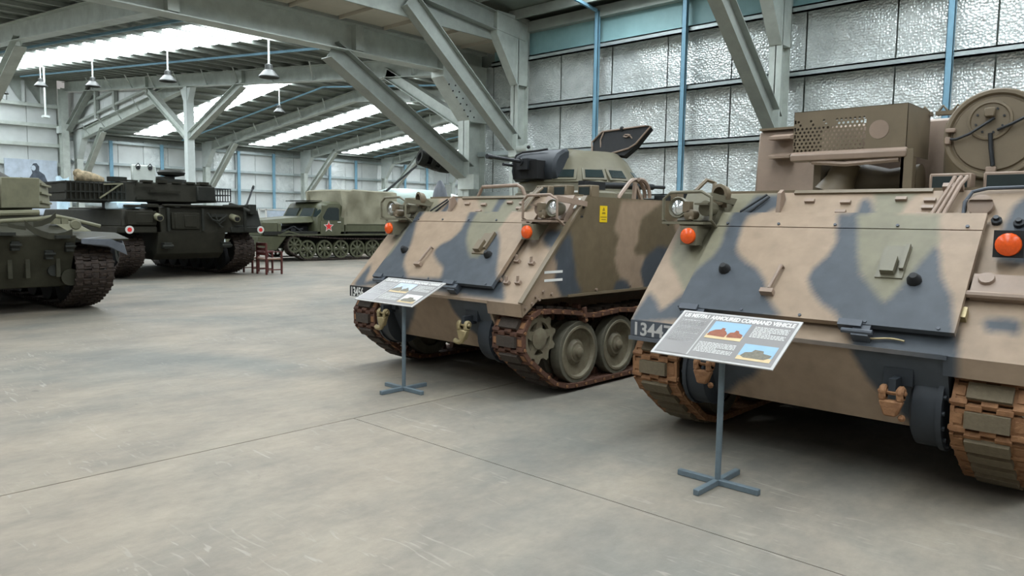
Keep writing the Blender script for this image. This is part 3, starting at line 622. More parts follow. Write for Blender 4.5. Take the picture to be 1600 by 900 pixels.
        m.tube([(x0, .52, 1.62), (x0, g0, 1.66), (x0+.0, g0, 1.82), (x0+.06, g0, 1.87), (x1-.07, g0, 1.875), (x1, g0+.02, 1.83), (x1, g0+.02, 1.66), (x1, .56, 1.6)], .013); m.bar((x1, g0+.02, 1.84), (x1, .9, 1.8), .02, .05)
        m.build('brush_guard', M[mt], base)
        amber(o, (.985 if s > 0 else -1.075, .39, 1.53) if v == 'A' else (1.05 if s > 0 else -1.03, .4, 1.535), 'olive' if v == 'A' or s < 0 else 'black', .062 if s < 0 or v == 'A' else .068)
    m = MB(); m.lathe((-.93, .72, 1.86), (-.3, -1, 0), [(-.06, .03), (-.03, .07), (.03, .085), (.035, .06)], 14).cyl((-.93, .76, 1.76), (-.93, .76, 1.85), .025, n=8); m.build('horn', M['brown'], o)
    # upper glacis fittings: hatch edge, lifting eye, tow-rope hooks, lever stack
    m = MB(); gbox(m, -.42, .52, 1.858, 1.88, -.01, .018); m.box(-1.0, W2-.1, GY+.02, GY+.1, HT, HT+.02); m.build('engine_hatch_edge', M['brown'], o)
    m = MB(); m.prism([gz(-.5, 1.7), gz(-.5, 1.82), gz(-.5, 1.84, .08), gz(-.5, 1.8, .1)], (.03, 0, 0)); m.build('lifting_eye', M['tan'], o)
    m = MB(); m.tube([gz(-.78, 1.7, .0), gz(-.77, 1.71, .03), gz(-.62, 1.84, .03), gz(-.6, 1.83, .02), gz(-.66, 1.76, .02), gz(-.74, 1.7, .0)], .009); m.build('cable_loop', M['gun'], o)
    for x, z in ((-.28, 1.8), (-.02, 1.79), (-.03, 1.72), (.34, 1.81), (.52, 1.8), (.52, 1.75), (.5, 1.7)):
        m = MB(); gbox(m, x-.035, x+.035, z-.008, z+.012, 0, .022); m.build('cleat', M['tan'], o)
    m = MB()
    for dx in (0, .035, .07): m.tube([gz(.56+dx, 1.68, .03), gz(.62+dx, 1.86, .04+dx*.4), gz(.64+dx, 1.93, .05)], .014)
    gbox(m, .58, .7, 1.865, 1.89, .0, .05); m.build('lever_stack', M['brown' if v == 'A' else 'tan'], o)
    # number plate
    m = MB(); xr = -.78 if v == 'A' else -.74
    m.box(-W2+.005, xr, -.012, .02, ZN-.118, ZN-.002); npl = m.build('number_plate', M['slate' if v == 'B' else 'black'], o)
    if v == 'B': MB().box(-W2, xr, -.03, .03, ZN-.15, ZN-.122).build('plate_ledge', M['gfend'], npl)
    words('plate_number', '13456' if v == 'A' else '13447', .135, frame((-W2+.02, -.0135, ZN-.11), (1, 0, 0), (0, 0, 1)), M['white'] if v == 'A' else M['sedge'], npl, .001, sx=.7 if v == 'A' else 1.0, bold=.003)
    return o
# ---- carrier with the small machine-gun turret
A0 = Vector((-5.615, 4.821, 0)); B0 = Vector((-1.886, 4.747, 0))
a = carrier('A', 'armoured_personnel_carrier', 'camouflaged tracked carrier with domed machine gun turret and yellow side sticker', A0)
m = MB(); x = W2
m.box(x, x+.012, .66, 4.8, .925, .95); m.bar((x-.0, .0, ZN+.01), (x-.0, GY, HT), .02, .05, (1, 0, 0)); m.build('side_rail', M['brown'], a)
m = MB()
for z in (1.075, 1.125): m.box(x, x+.003, .37, .56, z, z+.024)
# measured bars
m = MB(); m.box(x, x+.003, .315, .575, 1.085, 1.108).box(x, x+.003, .315, .575, 1.16, 1.183); m.build('white_bar_marking', M['white'], a)
st = MB().box(x, x+.004, 1.135, 1.255, 1.63, 1.79).build('warning_sticker', M['yellow'], a)
m = MB(); X = x+.005
m.prism([(X, 1.175, 1.745), (X, 1.195, 1.775), (X, 1.215, 1.745)], (.001, 0, 0)); m.prism([(X+.001, 1.186, 1.75), (X+.001, 1.195, 1.764), (X+.001, 1.204, 1.75)], (.001, 0, 0), 1)
for z, w in ((1.722, .05), (1.712, .06), (1.678, .1), (1.655, .07)): m.box(X-.001, X+.0005, 1.195-w/2, 1.195+w/2, z, z+.005)
m.build('sticker_print', [M['ink'], M['yellow']], st)
MB().cyl((x, .875, 1.77), (x+.003, .875, 1.77), .016, n=12).box(x, x+.002, .82, .88, 1.7, 1.703).box(x, x+.002, .83, .87, 1.67, 1.69).build('side_port', M['ink'], a)
m = MB()
for y, z in ((.15, .9), (.2, .96), (.24, .93), (.3, 1.0), (.42, .97), (1.1, .975), (1.7, .98), (.06, .87)): m.cyl((x, y, z), (x+.018, y, z), .014, n=6)
m.build('side_bolt', M['tan'], a)['kind'] = 'stuff'
for xx, z in ((.93, 1.25), (1.12, 1.24), (.86, 1.08), (1.1, 1.07), (.97, 1.06)):
    m = MB(); gbox(m, xx-.03, xx+.03, z-.012, z+.012, 0, .03); m.cyl(gz(xx, z, .02), gz(xx, z+.03, .06), .014, n=6); m.build('fender_catch', M['tan'], a)
for z in (1.745, 1.81):
    m = MB(); gbox(m, 1.1, 1.24, z, z+.03, 0, .02); m.build('pale_strap', M['white'], a)
# turret
T = Vector((.1, 2.3, 0))
m = MB(); m.lathe(T, (0, 0, 1), [(HT, .76), (1.95, .76), (1.97, .73), (2.06, .72), (2.07, .74)], 36); m.build('turret_ring', M['olive'], a)
def dome(g, lvl):
    r = [.73, .70, .56, .44][lvl]; z = [2.07, 2.1, 2.33, 2.43][lvl]
    return (T.x+r*math.sin(g), T.y-r*math.cos(g), z)
m = MB(); n = 16; vs = [dome(2*PI*(i+.5)/n, l) for l in range(4) for i in range(n)]
fs = [(l*n+i, l*n+(i+1) % n, (l+1)*n+(i+1) % n, (l+1)*n+i) for l in range(3) for i in range(n)]+[tuple(3*n+i for i in range(n))]
m.add(vs, fs); tu = m.build('turret_dome', M['olive'], a, smooth=True)
# front gun housing: wide dark mantlet
hood = [(-.7, 2.08), (-.74, 2.2), (-.72, 2.3), (-.66, 2.38), (-.56, 2.43), (-.45, 2.45)]
m = MB(); m.prism([(T.x-.44, T.y+p[0], p[1]) for p in hood]+[(T.x-.44, T.y-.45, 2.08)], (.66, 0, 0)); m.build('gun_mantlet', M['slated'], tu, bevel=.03)
m = MB(); m.prism([(T.x-.42, T.y-.45, 2.08), (T.x-.42, T.y-.45, 2.45), (T.x-.4, T.y+.1, 2.45), (T.x-.4, T.y+.1, 2.08)], (.64, 0, 0)); m.build('gun_hood', M['olive'], tu, bevel=.05)
m = MB(); m.box(T.x-.28, T.x+.08, T.y-.86, T.y-.72, 2.1, 2.3); m.build('mantlet_opening', M['dark'], tu)
m = MB(); gx = -.03
m.cyl((gx, T.y-.7, 2.28), (gx, T.y-1.42, 2.31), .02, n=10).cyl((gx, T.y-.7, 2.275), (gx, T.y-.92, 2.285), .04, n=10).cyl((gx, T.y-1.36, 2.307), (gx, T.y-1.43, 2.31), .027, n=10); m.build('machine_gun', M['gun'], tu)
m = MB(); m.cyl((gx-.17, T.y-.72, 2.25), (gx-.17, T.y-1.0, 2.26), .018, n=10).box(gx-.06, gx+.1, T.y-.9, T.y-.74, 2.2, 2.32); m.build('coaxial_gun', M['gun'], tu)
m = MB(); m.tube([(T.x-.4, T.y-.74, 2.28), (T.x-.38, T.y-.7, 2.38), (T.x-.34, T.y-.64, 2.42), (T.x-.1, T.y-.62, 2.43), (T.x+.02, T.y-.62, 2.44)], .012).sphere((T.x-.28, T.y-.6, 2.48), .022, 8); m.build('gun_rail', M['black'], tu)
for g in (24, 52, 77, 112, -45, -80):
    t = math.radians(g); nrm = Vector((math.sin(t), -math.cos(t), .62)).normalized(); tg = Vector((math.cos(t), math.sin(t), 0)); up = nrm.cross(tg); up = -up if up.z < 0 else up
    c = Vector((T.x+.66*math.sin(t), T.y-.66*math.cos(t), 2.16)); w = .14
    m = MB(); q = lambda a_, b_, d_: c+tg*a_+up*b_+nrm*d_
    m.hexa([q(-w, -.085, -.06), q(w, -.085, -.06), q(w, .085, -.06), q(-w, .085, -.06)], [q(-w, -.085, .012), q(w, -.085, .012), q(w*.9, .085, -.005), q(-w*.9, .085, -.005)]); f = m.build('vision_block', M['olive'], tu, bevel=.006)
    m = MB(); m.hexa([q(-w*.76, -.055, .0), q(w*.76, -.055, .0), q(w*.7, .055, .0), q(-w*.7, .055, .0)], [q(-w*.76, -.055, .017), q(w*.76, -.055, .017), q(w*.7, .055, .003), q(-w*.7, .055, .003)]); m.build('vision_glass', M['glass'], f)
# open turret hatch, dark lining with a pale rim
hp = [(.06, 2.6), (.18, 2.72), (.78, 2.745), (.85, 2.73), (.69, 2.52), (.55, 2.41), (.34, 2.44), (.08, 2.46)]
m = MB(); m.prism([(p[0], 2.6+(p[1]-2.55)*.25, p[1]) for p in hp], (0, .06, -.03)); ht = m.build('turret_hatch', M['black'], tu)
rim = [(.08, 2.46), (.05, 2.6), (.18, 2.72), (.78, 2.745), (.86, 2.735), (.69, 2.54), (.6, 2.49), (.34, 2.44)]
m = MB(); m.tube([(p[0], 2.59+(p[1]-2.55)*.25, p[1]) for p in rim], .011, 6); m.build('hatch_rim', M['tan'], ht)
m = MB(); m.tube([(.2, 2.63, 2.71), (.17, 2.61, 2.62), (.19, 2.6, 2.5), (.2, 2.58, 2.45)], .009, 6); m.build('hatch_stay', M['tan'], ht)
m = MB(); m.tube([(.62, 2.62, 2.61), (.58, 2.61, 2.655), (.52, 2.62, 2.66), (.5, 2.61, 2.64), (.55, 2.61, 2.63), (.6, 2.61, 2.65)], .008, 6); m.build('hatch_strap', M['tan'], ht)
MB().sphere((.46, 2.64, 2.735), .03, 8).build('hatch_catch', M['black'], ht)
# roof clutter
def periscope(o, x, y, w, rz=0):
    m = MB(); m.box(x-w/2, x+w/2, y, y+.14, HT, HT+.12); p_ = m.build('periscope', M['brown' if o.location.x < -4 else 'tan'], o, bevel=.008)
    MB().box(x-w/2+.02, x+w/2-.02, y-.004, y+.02, HT+.022, HT+.1).build('periscope_glass', M['glass'], p_)
for x, y in ((.62, 1.02), (.86, 1.0), (1.08, 1.12)): periscope(a, x, y, .17)
m = MB(); m.lathe((.84, 1.45, HT), (0, 0, 1), [(0, .34), (.05, .34), (.07, .3), (.08, 0)], 24); m.build('driver_hatch', M['olive'], a)
for pts in ([(-.3, 1.0, HT), (-.22, 1.0, HT+.12), (.3, 1.0, HT+.13), (.36, 1.0, HT+.1), (.4, 1.02, HT)],):
    MB().tube(pts, .02).build('roof_rail', M['tan'], a)
m = MB(); m.cyl((1.02, 1.15, 2.0), (1.02, 2.45, 2.03), .035, n=10).box(.98, 1.06, 1.15, 1.5, 1.96, 2.04).cyl((1.02, 2.3, 2.03), (1.02, 2.7, 2.035), .02, n=8).box(1.0, 1.04, 1.25, 1.29, HT, 1.98).box(1.0, 1.04, 2.1, 2.14, HT, 2.0); m.build('stowed_gun', M['gun'], a)
m = MB(); rc = (1.14, 1.93, HT); pts = [(1.14, 1.93-.32, HT)]+[(1.14, 1.93+.19*math.cos(math.radians(t)), HT+.02+.19*math.sin(math.radians(t))) for t in range(130, -1, -13)]
m.tube(pts, .022, 6); pts = [(1.2, 1.93+.19*math.cos(math.radians(t)), HT+.02+.19*math.sin(math.radians(t))) for t in range(100, -1, -10)]
m.tube(pts, .022, 6); m.bar((1.17, 1.86, HT), (1.17, 1.88, HT+.18), .03, .04).bar((1.17, 2.0, HT), (1.17, 1.9, HT+.14), .03, .03); m.build('antenna_guard', M['tan'], a)
for i in range(8): MB().box(1.08, 1.2, 2.4+.28*i, 2.55+.28*i, HT, HT+.06+.03*(i % 3)).build('roof_fitting', M['brown' if i % 2 else 'gun'], a)
# ---- command vehicle with the raised rear body
b = carrier('B', 'armoured_command_vehicle', 'nearest camouflaged tracked vehicle with raised rear body and large round hatch', B0)
m = MB(); m.hexa([(-W2, 2.0, HT), (W2, 2.0, HT), (W2, VL, HT), (-W2, VL, HT)], [(-W2, 2.06, 2.5), (W2, 2.06, 2.5), (W2, VL, 2.55), (-W2, VL, 2.55)]); rb = m.build('raised_body', M['tan'], b, bevel=.02)
for z in (2.4, 2.23):
    m = MB(); m.prism([(-1.1, 2.02, z), (-1.1, 1.9, z+.0), (-1.1, 1.9, z+.025), (-1.1, 2.04, z+.06)], (.2, 0, 0)); m.build('body_step', M['tan'], rb)
MB().box(-W2+.02, -.6, 2.02, 2.1, 2.5, 2.52).build('body_rail', M['brown'], rb)
# perforated guard box with real holes, open at the back
x0, x1, y0, y1, z0, z1 = -.62, .225, 1.3, 1.9, 2.16, 2.535
m = MB(); cs = .0335; hr = .0098
hx1 = x0+.475
for r in range(10):
    off = cs/2 if r % 2 else 0; zc = 2.195+r*cs*.86
    ncol = 16
    for q in range(ncol):
        cx_ = x0+.02+off+q*cs; hh = cs*.43
        sq = [(-cs/2, -hh), (0, -hh), (cs/2, -hh), (cs/2, 0), (cs/2, hh), (0, hh), (-cs/2, hh), (-cs/2, 0)]
        oc = [(hr*math.cos(math.radians(225+45*i)), hr*math.sin(math.radians(225+45*i))) for i in range(8)]
        if r > 7 and q < 10 and (q+r) % 3: oc = [(v_[0]*.12, v_[1]*.12) for v_ in oc]
        m.add([(cx_+a_, y0, zc+b_) for a_, b_ in sq+oc]+[(cx_+a_, y0+.004, zc+b_) for a_, b_ in oc], [(i, (i+1) % 8, 8+(i+1) % 8, 8+i) for i in range(8)]+[(8+i, 8+(i+1) % 8, 16+(i+1) % 8, 16+i) for i in range(8)])
zt = 2.195+9*cs*.86+cs*.43; zb = 2.195-cs*.43; xe = x0+.02+cs*16
m.box(x0, x1, y0, y0+.004, zt, z1); m.box(x0, x1, y0, y0+.004, z0-.005, zb); m.box(xe, x1, y0, y0+.004, zb, zt)
gb = m.build('perforated_panel', M['brown'], b)
m = MB(); m.box(x1-.004, x1, y0, y1, z0, z1).box(x0, x0+.004, y0, y1, z0, z1).box(x0, x1, y0, y1, z1-.004, z1); m.build('guard_side', M['brown'], gb)
m = MB(); m.prism([(x0-.01, y0-.03, z0-.02), (x0-.01, y0-.035, z0+.03), (x0-.01, y0, z0+.055), (x0-.01, y0+.1, z0+.03), (x0-.01, y0+.1, z0-.02)], (x1-x0+.02, 0, 0)); m.build('guard_lip', M['tan'], gb, bevel=.008)
MB().cyl((.03, y0-.003, 2.355), (.03, y0, 2.355), .07, n=28).build('round_blank', M['tan'], gb)
m = MB(); m.box(.2, .28, 1.28, 1.3, HT, 2.2).box(.2, .22, 1.28, 1.6, 1.9, 2.2).box(x0+.1, x0+.16, 1.5, 1.9, HT, z0); m.build('guard_leg', M['brown'], gb)['kind'] = 'stuff'
m = MB(); m.lathe((-.5, 1.75, 1.98), (1, 0, 0), [(0, 0), (0, .13), (.12, .17), (.3, .16), (.5, .11), (.72, .14), (.72, 0)], 18); m.lathe((-.3, 1.5, 2.0), (-.35, -.1, -1), [(-.14, .1), (0, .11), (.12, .16)], 14); m.build('exhaust_duct', M['brown'], b)
m = MB(); m.tube([(x0+.16, y0, 2.13), (-.2, y0-.01, 2.105), (.18, y0, 2.125)], .02, 6); m.build('curved_rail', M['tan'], b)
for xx in (.19, .32, .42):
    m = MB(); m.box(xx-.05, xx+.05, 1.85, 1.92, 2.5, 2.53).tube([(xx-.03, 1.86, 2.53), (xx, 1.86, 2.57), (xx+.03, 1.86, 2.53)], .01, 6); m.build('roof_catch', M['brown'], rb)
m = MB(); m.lathe((.52, 1.82, HT), (0, 0, 1), [(0, .16), (.55, .16), (.58, .13), (.58, 0)], 20); m.build('air_intake', M['brown'], b)
# open round hatch
hc = Vector((.79, 1.22, 2.265)); hd = Vector((0, -1, .06)).normalized(); R_ = .305
m = MB(); m.lathe(hc, hd, [(-.06, R_*.98), (-.05, R_), (.0, R_), (.008, R_*.97), (.008, R_*.9), (-.012, R_*.86), (-.012, R_*.83), (.002, R_*.8), (.002, 0)], 48); rh = m.build('round_hatch', M['brown'], b)
tg = Vector((1, 0, 0)); up = hd.cross(tg); up = -up if up.z < 0 else up
q = lambda a_, b_, d_=0: hc+tg*a_+up*b_+hd*d_
lc = (-.03, .09)
m = MB(); m.lathe(q(lc[0], lc[1], .002), hd, [(0, .135), (.014, .132), (.016, .118), (.006, .112), (.006, 0)], 32); 
m.build('hatch_boss', M['brown'], rh)
m = MB()
for i in range(8): g = 2*PI*i/8+.3; m.cyl(q(lc[0]+.085*math.cos(g), lc[1]+.085*math.sin(g), .006), q(lc[0]+.085*math.cos(g), lc[1]+.085*math.sin(g), .016), .008, n=6)
m.build('boss_bolt', M['gun'], rh)['kind'] = 'stuff'
hx = lambda m_, a0, b0, w_, h_, d0, d1: m_.hexa([q(a0, b0, d0), q(a0+w_, b0, d0), q(a0+w_, b0+h_, d0), q(a0, b0+h_, d0)], [q(a0, b0, d1), q(a0+w_, b0, d1), q(a0+w_, b0+h_, d1), q(a0, b0+h_, d1)])
m = MB(); hx(m, -.06, .11, .06, .06, .004, .05); m.build('hatch_block', M['brown'], rh, bevel=.006)
m = MB(); m.tube([q(0, .1, .03), q(-.14, 0, .04), q(-.22, -.03, .03), q(-.26, -.025, .02)], .01, 6).tube([q(-.02, .0, .02), q(-.01, -.1, .02), q(.01, -.22, .02)], .014, 6).tube([q(.02, .02, .02), q(.1, .05, .04), q(.25, .13, .04)], .01, 6); m.build('latch_rod', M['gun'], rh)
m = MB(); hx(m, -.03, -.27, .06, .045, .0, .03); hx(m, -.29, -.06, .035, .05, 0, .03); hx(m, -.29, .02, .06, .03, 0, .03); m.build('latch_pad', M['tan'], rh, bevel=.005)
MB().box(.62, .98, 1.24, 1.32, HT, 2.0).build('hatch_hinge', M['brown'], b)
for x, y, w in ((.59, 1.0, .25), (.93, .98, .28), (1.17, 1.1, .2)): periscope(b, x, y, w)
MB().box(.45, .62, 2.15, 2.3, 2.5, 2.62).build('roof_vent', M['brown'], rb)
# lamp recess and fender fittings on the image-right side
m = MB(); m.tube([gz(.74, 1.7, .01), gz(.73, 1.78, .02), gz(.76, 1.84, .03), gz(.84, 1.862, .03), gz(1.24, 1.87, .03)], .012); m.build('lamp_recess_rim', M['slate'], b)
m = MB(); m.lathe(gz(.83, 1.755, .0), (0, -1, .35), [(0, .07), (.06, .07), (.065, .05), (.065, 0)], 20); m.prism([gz(.75, 1.755, .075), gz(.9, 1.755, .075), gz(.9, 1.775, .05), gz(.75, 1.775, .05)], (0, -.02, 0)); m.build('blank_lamp_cover', M['tan'], b)
m = MB(); gbox(m, .9, 1.25, 1.205, 1.32, .0, .06); m.cyl(gz(.86, 1.21, .05), gz(1.26, 1.21, .05), .022, n=8).lathe(gz(.97, 1.29, .06), GN, [(0, .045), (.02, .04), (.02, 0)], 12); m.build('fender_clamp', M['tan'], b)
m = MB()
for xx in (.875, 1.19): gbox(m, xx, xx+.035, 1.085, 1.14, 0, .05)
m.build('strap_bracket', M['hook'], b)
m = MB()
for xx, z in ((.93, 1.665), (1.05, 1.65)): MB().lathe(gz(xx, z, 0), GN, [(0, .03), (.025, .03), (.03, .018), (.05, .016), (.05, 0)], 10).build('lamp_socket', M['gun'], b)
MB().lathe(gz(1.2, 1.69, .06), (0, -1, 0), [(-.05, .04), (.05, .055), (.06, 0)], 12).build('blackout_lamp', M['gun'], b)
m = MB(); m.tube([gz(-1.2, 1.83, .1), gz(-1.15, 1.92, .1), gz(-1.1, 1.93, .05), gz(-1.09, 1.85, .0)], .018, 6); m.build('grab_handle', M['brown'], b)
m = MB(); m.tube([gz(.35+.02*i, .945-.006*math.sin(i*.45), .02) for i in range(15)], .006, 5); m.build('hinge_chain', M['hook'], b)
# ---------------------------------------------------------------- heavy tanks (local x = towards the viewer, y = image right, z up)
def simple_shoe(w, ms, p=.137):
    m = MB()
    n = 5
    for i in range(n):
        x0 = -w/2+w*i/n; x1 = x0+w/n; dy = .018 if i % 2 else -.018
        m.box(x0, x1-.006, -p/2+.012+dy, p/2-.012+dy, -.025, .02)
        m.box(x0+.01, x1-.016, -.02+dy, .012+dy, .02, .048)
    m.cyl((-w/2-.015, p/2-.01, 0), (w/2+.015, p/2-.01, 0), .022, n=6)
    m.prism([(-.03, -.03, -.02), (-.03, .03, -.02), (-.03, .01, -.11), (-.03, -.01, -.11)], (.06, 0, 0))
    return m.build('track_shoe', ms)
def lay_track(o, path, yc, w, n, ms, src=None):
    tr = thing('track'); tr.parent = o
    pts, st = closed_path(path, n); cx = sum(p.y for p, t in pts)/n; cz = sum(p.z for p, t in pts)/n
    for p, t in pts:
        if src is None: s = src = simple_shoe(w, ms, st)
        else: s = src.copy(); COL.objects.link(s)
        s.parent = tr
        T_ = Vector((t.y, 0, t.z)); a = Vector((0, 1, 0)); nrm = a.cross(T_)
        if nrm.dot(Vector((cx-p.y, 0, cz-p.z))) > 0: nrm = -nrm
        y = nrm.cross(a); mm = Matrix((a, y, nrm)).transposed().to_4x4(); mm.translation = Vector((p.y, yc, p.z)); s.matrix_local = mm
    return src
def wheels(o, name, xs, z, r, yc, w, mats):
    src = None
    for x in xs:
        if src is None:
            m = MB()
            for s in (-1, 1):
                y0 = yc+s*w*.25-w*.16
                m.lathe((0, y0, 0), (0, 1, 0), [(0, r*.5), (0, r), (w*.32, r), (w*.32, r*.8)], 20, 1); m.lathe((0, y0+.02, 0), (0, 1, 0), [(0, 0), (.0, r*.8), (w*.3, r*.8), (w*.26, r*.4), (w*.34, r*.3), (w*.34, 0)], 20, 0)
            src = m.build(name, mats, o, loc=(x, 0, z))
        else: dup(src, o, (x, 0, z))
# ---- left tank, seen from the front
L_ = thing('battle_tank', 'dark olive tank cut by the left frame edge with curved splash boards on its nose', 'tank', (-13.45, 3.05, 0))
m = MB(); hw = 1.08
m.prism([(.0, -hw, 1.30), (-.45, -hw, .44), (-6.0, -hw, .44), (-6.3, -hw, 1.0), (-6.2, -hw, 1.6), (-1.9, -hw, 1.62)], (0, 2*hw, 0)); m.build('hull', M['otank'], L_, bevel=.02)
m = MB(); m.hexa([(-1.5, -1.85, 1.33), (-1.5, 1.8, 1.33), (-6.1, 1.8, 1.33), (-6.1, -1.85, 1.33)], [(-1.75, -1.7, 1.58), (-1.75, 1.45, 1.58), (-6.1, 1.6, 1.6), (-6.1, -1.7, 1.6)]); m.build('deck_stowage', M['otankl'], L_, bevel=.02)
for s in (-1, 1):
    y = s*1.37
    m = MB(); a_, b_ = (1.08, 1.84) if s > 0 else (-1.84, -1.08)
    m.prism([(.1, a_, 1.24), (-.5, a_, 1.33), (-6.2, a_, 1.33), (-6.2, a_, 1.3), (-.5, a_, 1.295), (.08, a_, 1.21)], (0, b_-a_, 0)); f = m.build('fender', M['otank'], L_)
    m = MB(); m.hexa([(.1, 1.1*s, 1.16), (.14, 1.5*s, 1.12), (-.02, 1.86*s, .95), (-.3, 1.86*s, 1.05)], [(.1, 1.1*s, 1.25), (.14, 1.55*s, 1.24), (0, 1.8*s, 1.14), (-.3, 1.84*s, 1.3)]); m.build('mudguard', M['gfend'], f, bevel=.01)
    path = [(-.5, 1.12)]+arc(-.5, .72, .4, 90, -60, 9)+[(-.75, .16), (-1.15, .06), (-5.2, .06), (-5.5, .2)]+arc(-5.75, .66, .36, 250, 90, 6)+[(-4.5, 1.0), (-3., .98), (-1.8, 1.03)]
    if s < 0: sh = lay_track(L_, path, y, .58, 92, M['dtrack'])
    else: sh = lay_track(L_, path, y, .58, 92, M['dtrack'], sh)
    wheels(L_, 'road_wheel', [-1.3, -2.2, -3.1, -4.0, -4.9], .46, .4, y, .4, [M['otank'], M['black']]); wheels(L_, 'idler_wheel', [-.5], .72, .33, y, .4, [M['otank'], M['otankd']])
def strip(o, name, pts, h, mt, up=(0, 0, 1), th=.025):
    m = MB(); U_ = Vector(up)*h; vs = []
    for p in pts: p = Vector(p); vs += [p, p+U_, p+Vector((-th, 0, 0)), p+U_+Vector((-th, 0, 0))]
    fs = []
    for i in range(len(pts)-1):
        a_ = 4*i; b_ = a_+4; fs += [(a_, a_+1, b_+1, b_), (a_+2, b_+2, b_+3, a_+3), (a_+1, a_+3, b_+3, b_+1), (a_, b_, b_+2, a_+2)]
    fs += [(0, 2, 3, 1), (len(vs)-4, len(vs)-3, len(vs)-1, len(vs)-2)]
    m.add(vs, fs); return m.build(name, M[mt], o)
# curved splash boards (drooping arcs) on the upper nose
strip(L_, 'splash_board', [(.02, .35+.11*i, 1.40-.17*math.sin(PI*min(1, i/7.5))+.03*(i == 0)) for i in range(7)], .1, 'otank')
strip(L_, 'splash_board', [(-.3, .55, 1.42), (-.28, .66, 1.44), (-.25, .78, 1.5), (-.22, .85, 1.58)], .09, 'otank')
strip(L_, 'splash_board', [(.0, .13, 1.43), (.0, .24, 1.4), (.02, .36, 1.38)], .06, 'otank')
MB().tube([(-.9, -1.2, 1.48), (-.85, .1, 1.5), (-.8, .75, 1.55), (-.9, 1.05, 1.6), (-1.0, 1.35, 1.54), (-.95, 1.75, 1.43)], .035).build('tow_cable', M['otankl'], L_)
MB().tube([(-1.4, -1.2, 1.62), (-1.3, .2, 1.63), (-1.3, .9, 1.66)], .05).build('unditching_bar', M['otankl'], L_)
for y, z in ((.1, 1.33), (.85, 1.28)): MB().box(-.02, .12, y-.1, y+.1, z-.03, z+.02).build('nose_bracket', M['otankd'], L_)
for y, z in ((.98, 1.12), (.22, 1.15), (.7, 1.0)):
    k_ = -(1.3-z)*.52
    m = MB(); m.box(k_-.05, k_+.07, y-.06, y+.06, z-.09, z+.06); m.cyl((k_+.09, y-.08, z), (k_+.09, y+.08, z), .025, n=8); m.build('towing_lug', M['otankd'], L_, bevel=.008)
for y in (.18, .42, .85): MB().box(-.36, -.2, y-.03, y+.03, .62, .92).build('plate_rib', M['otank'], L_)
MB().cyl((-.5, .8, .72), (-.25, .8, .72), .09).build('tow_pin', M['otankd'], L_)
MB().cyl((-.5, 1.05, .6), (-.28, 1.05, .6), .14, n=14).build('idler_hub', M['otank'], L_)
for y, z in ((1.0, 1.5), (1.12, 1.5)): MB().box(-.9, -.7, y-.05, y+.05, z-.03, z+.06).build('deck_clip', M['otankl'], L_)
MB().lathe((-.75, 1.28, 1.46), (1, 0, 0), [(-.1, .05), (.05, .09), (.07, .07), (.07, 0)], 12).build('headlamp', M['otankl'], L_)
tq = MB(); tq.lathe((-2.75, -.1, 0), (0, 0, 1), [(1.6, 1.2), (1.85, 1.28), (2.15, 1.15), (2.4, .75), (2.48, .3), (2.48, 0)], 28); tt = tq.build('turret', M['otank'], L_)
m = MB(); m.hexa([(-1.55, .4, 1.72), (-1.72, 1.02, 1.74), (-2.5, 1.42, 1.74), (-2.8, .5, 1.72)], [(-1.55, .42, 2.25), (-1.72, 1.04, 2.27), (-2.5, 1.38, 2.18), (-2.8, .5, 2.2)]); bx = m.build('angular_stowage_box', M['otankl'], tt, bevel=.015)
for z in (2.15, 2.0, 1.84): MB().bar((-1.76, 1.06, z+.01), (-2.42, 1.4, z-.01), .04, .035).build('box_rib', M['otankl'], bx)
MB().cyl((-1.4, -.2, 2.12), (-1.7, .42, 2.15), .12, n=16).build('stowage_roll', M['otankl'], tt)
MB().cyl((-2.3, .2, 2.45), (-2.3, .2, 2.56), .34, n=20).build('hatch_ring', M['otank'], tt)
m = MB(); m.lathe((-2.45, .13, 2.82), (.8, .5, .25), [(-.05, .3), (0, .34), (.03, .33), (.05, .27), (.02, .22), (.02, 0)], 24); m.build('open_hatch', M['otankd'], tt)
MB().box(-2.5, -2.3, .1, .16, 2.5, 2.75).build('hatch_hinge', M['otankd'], tt)
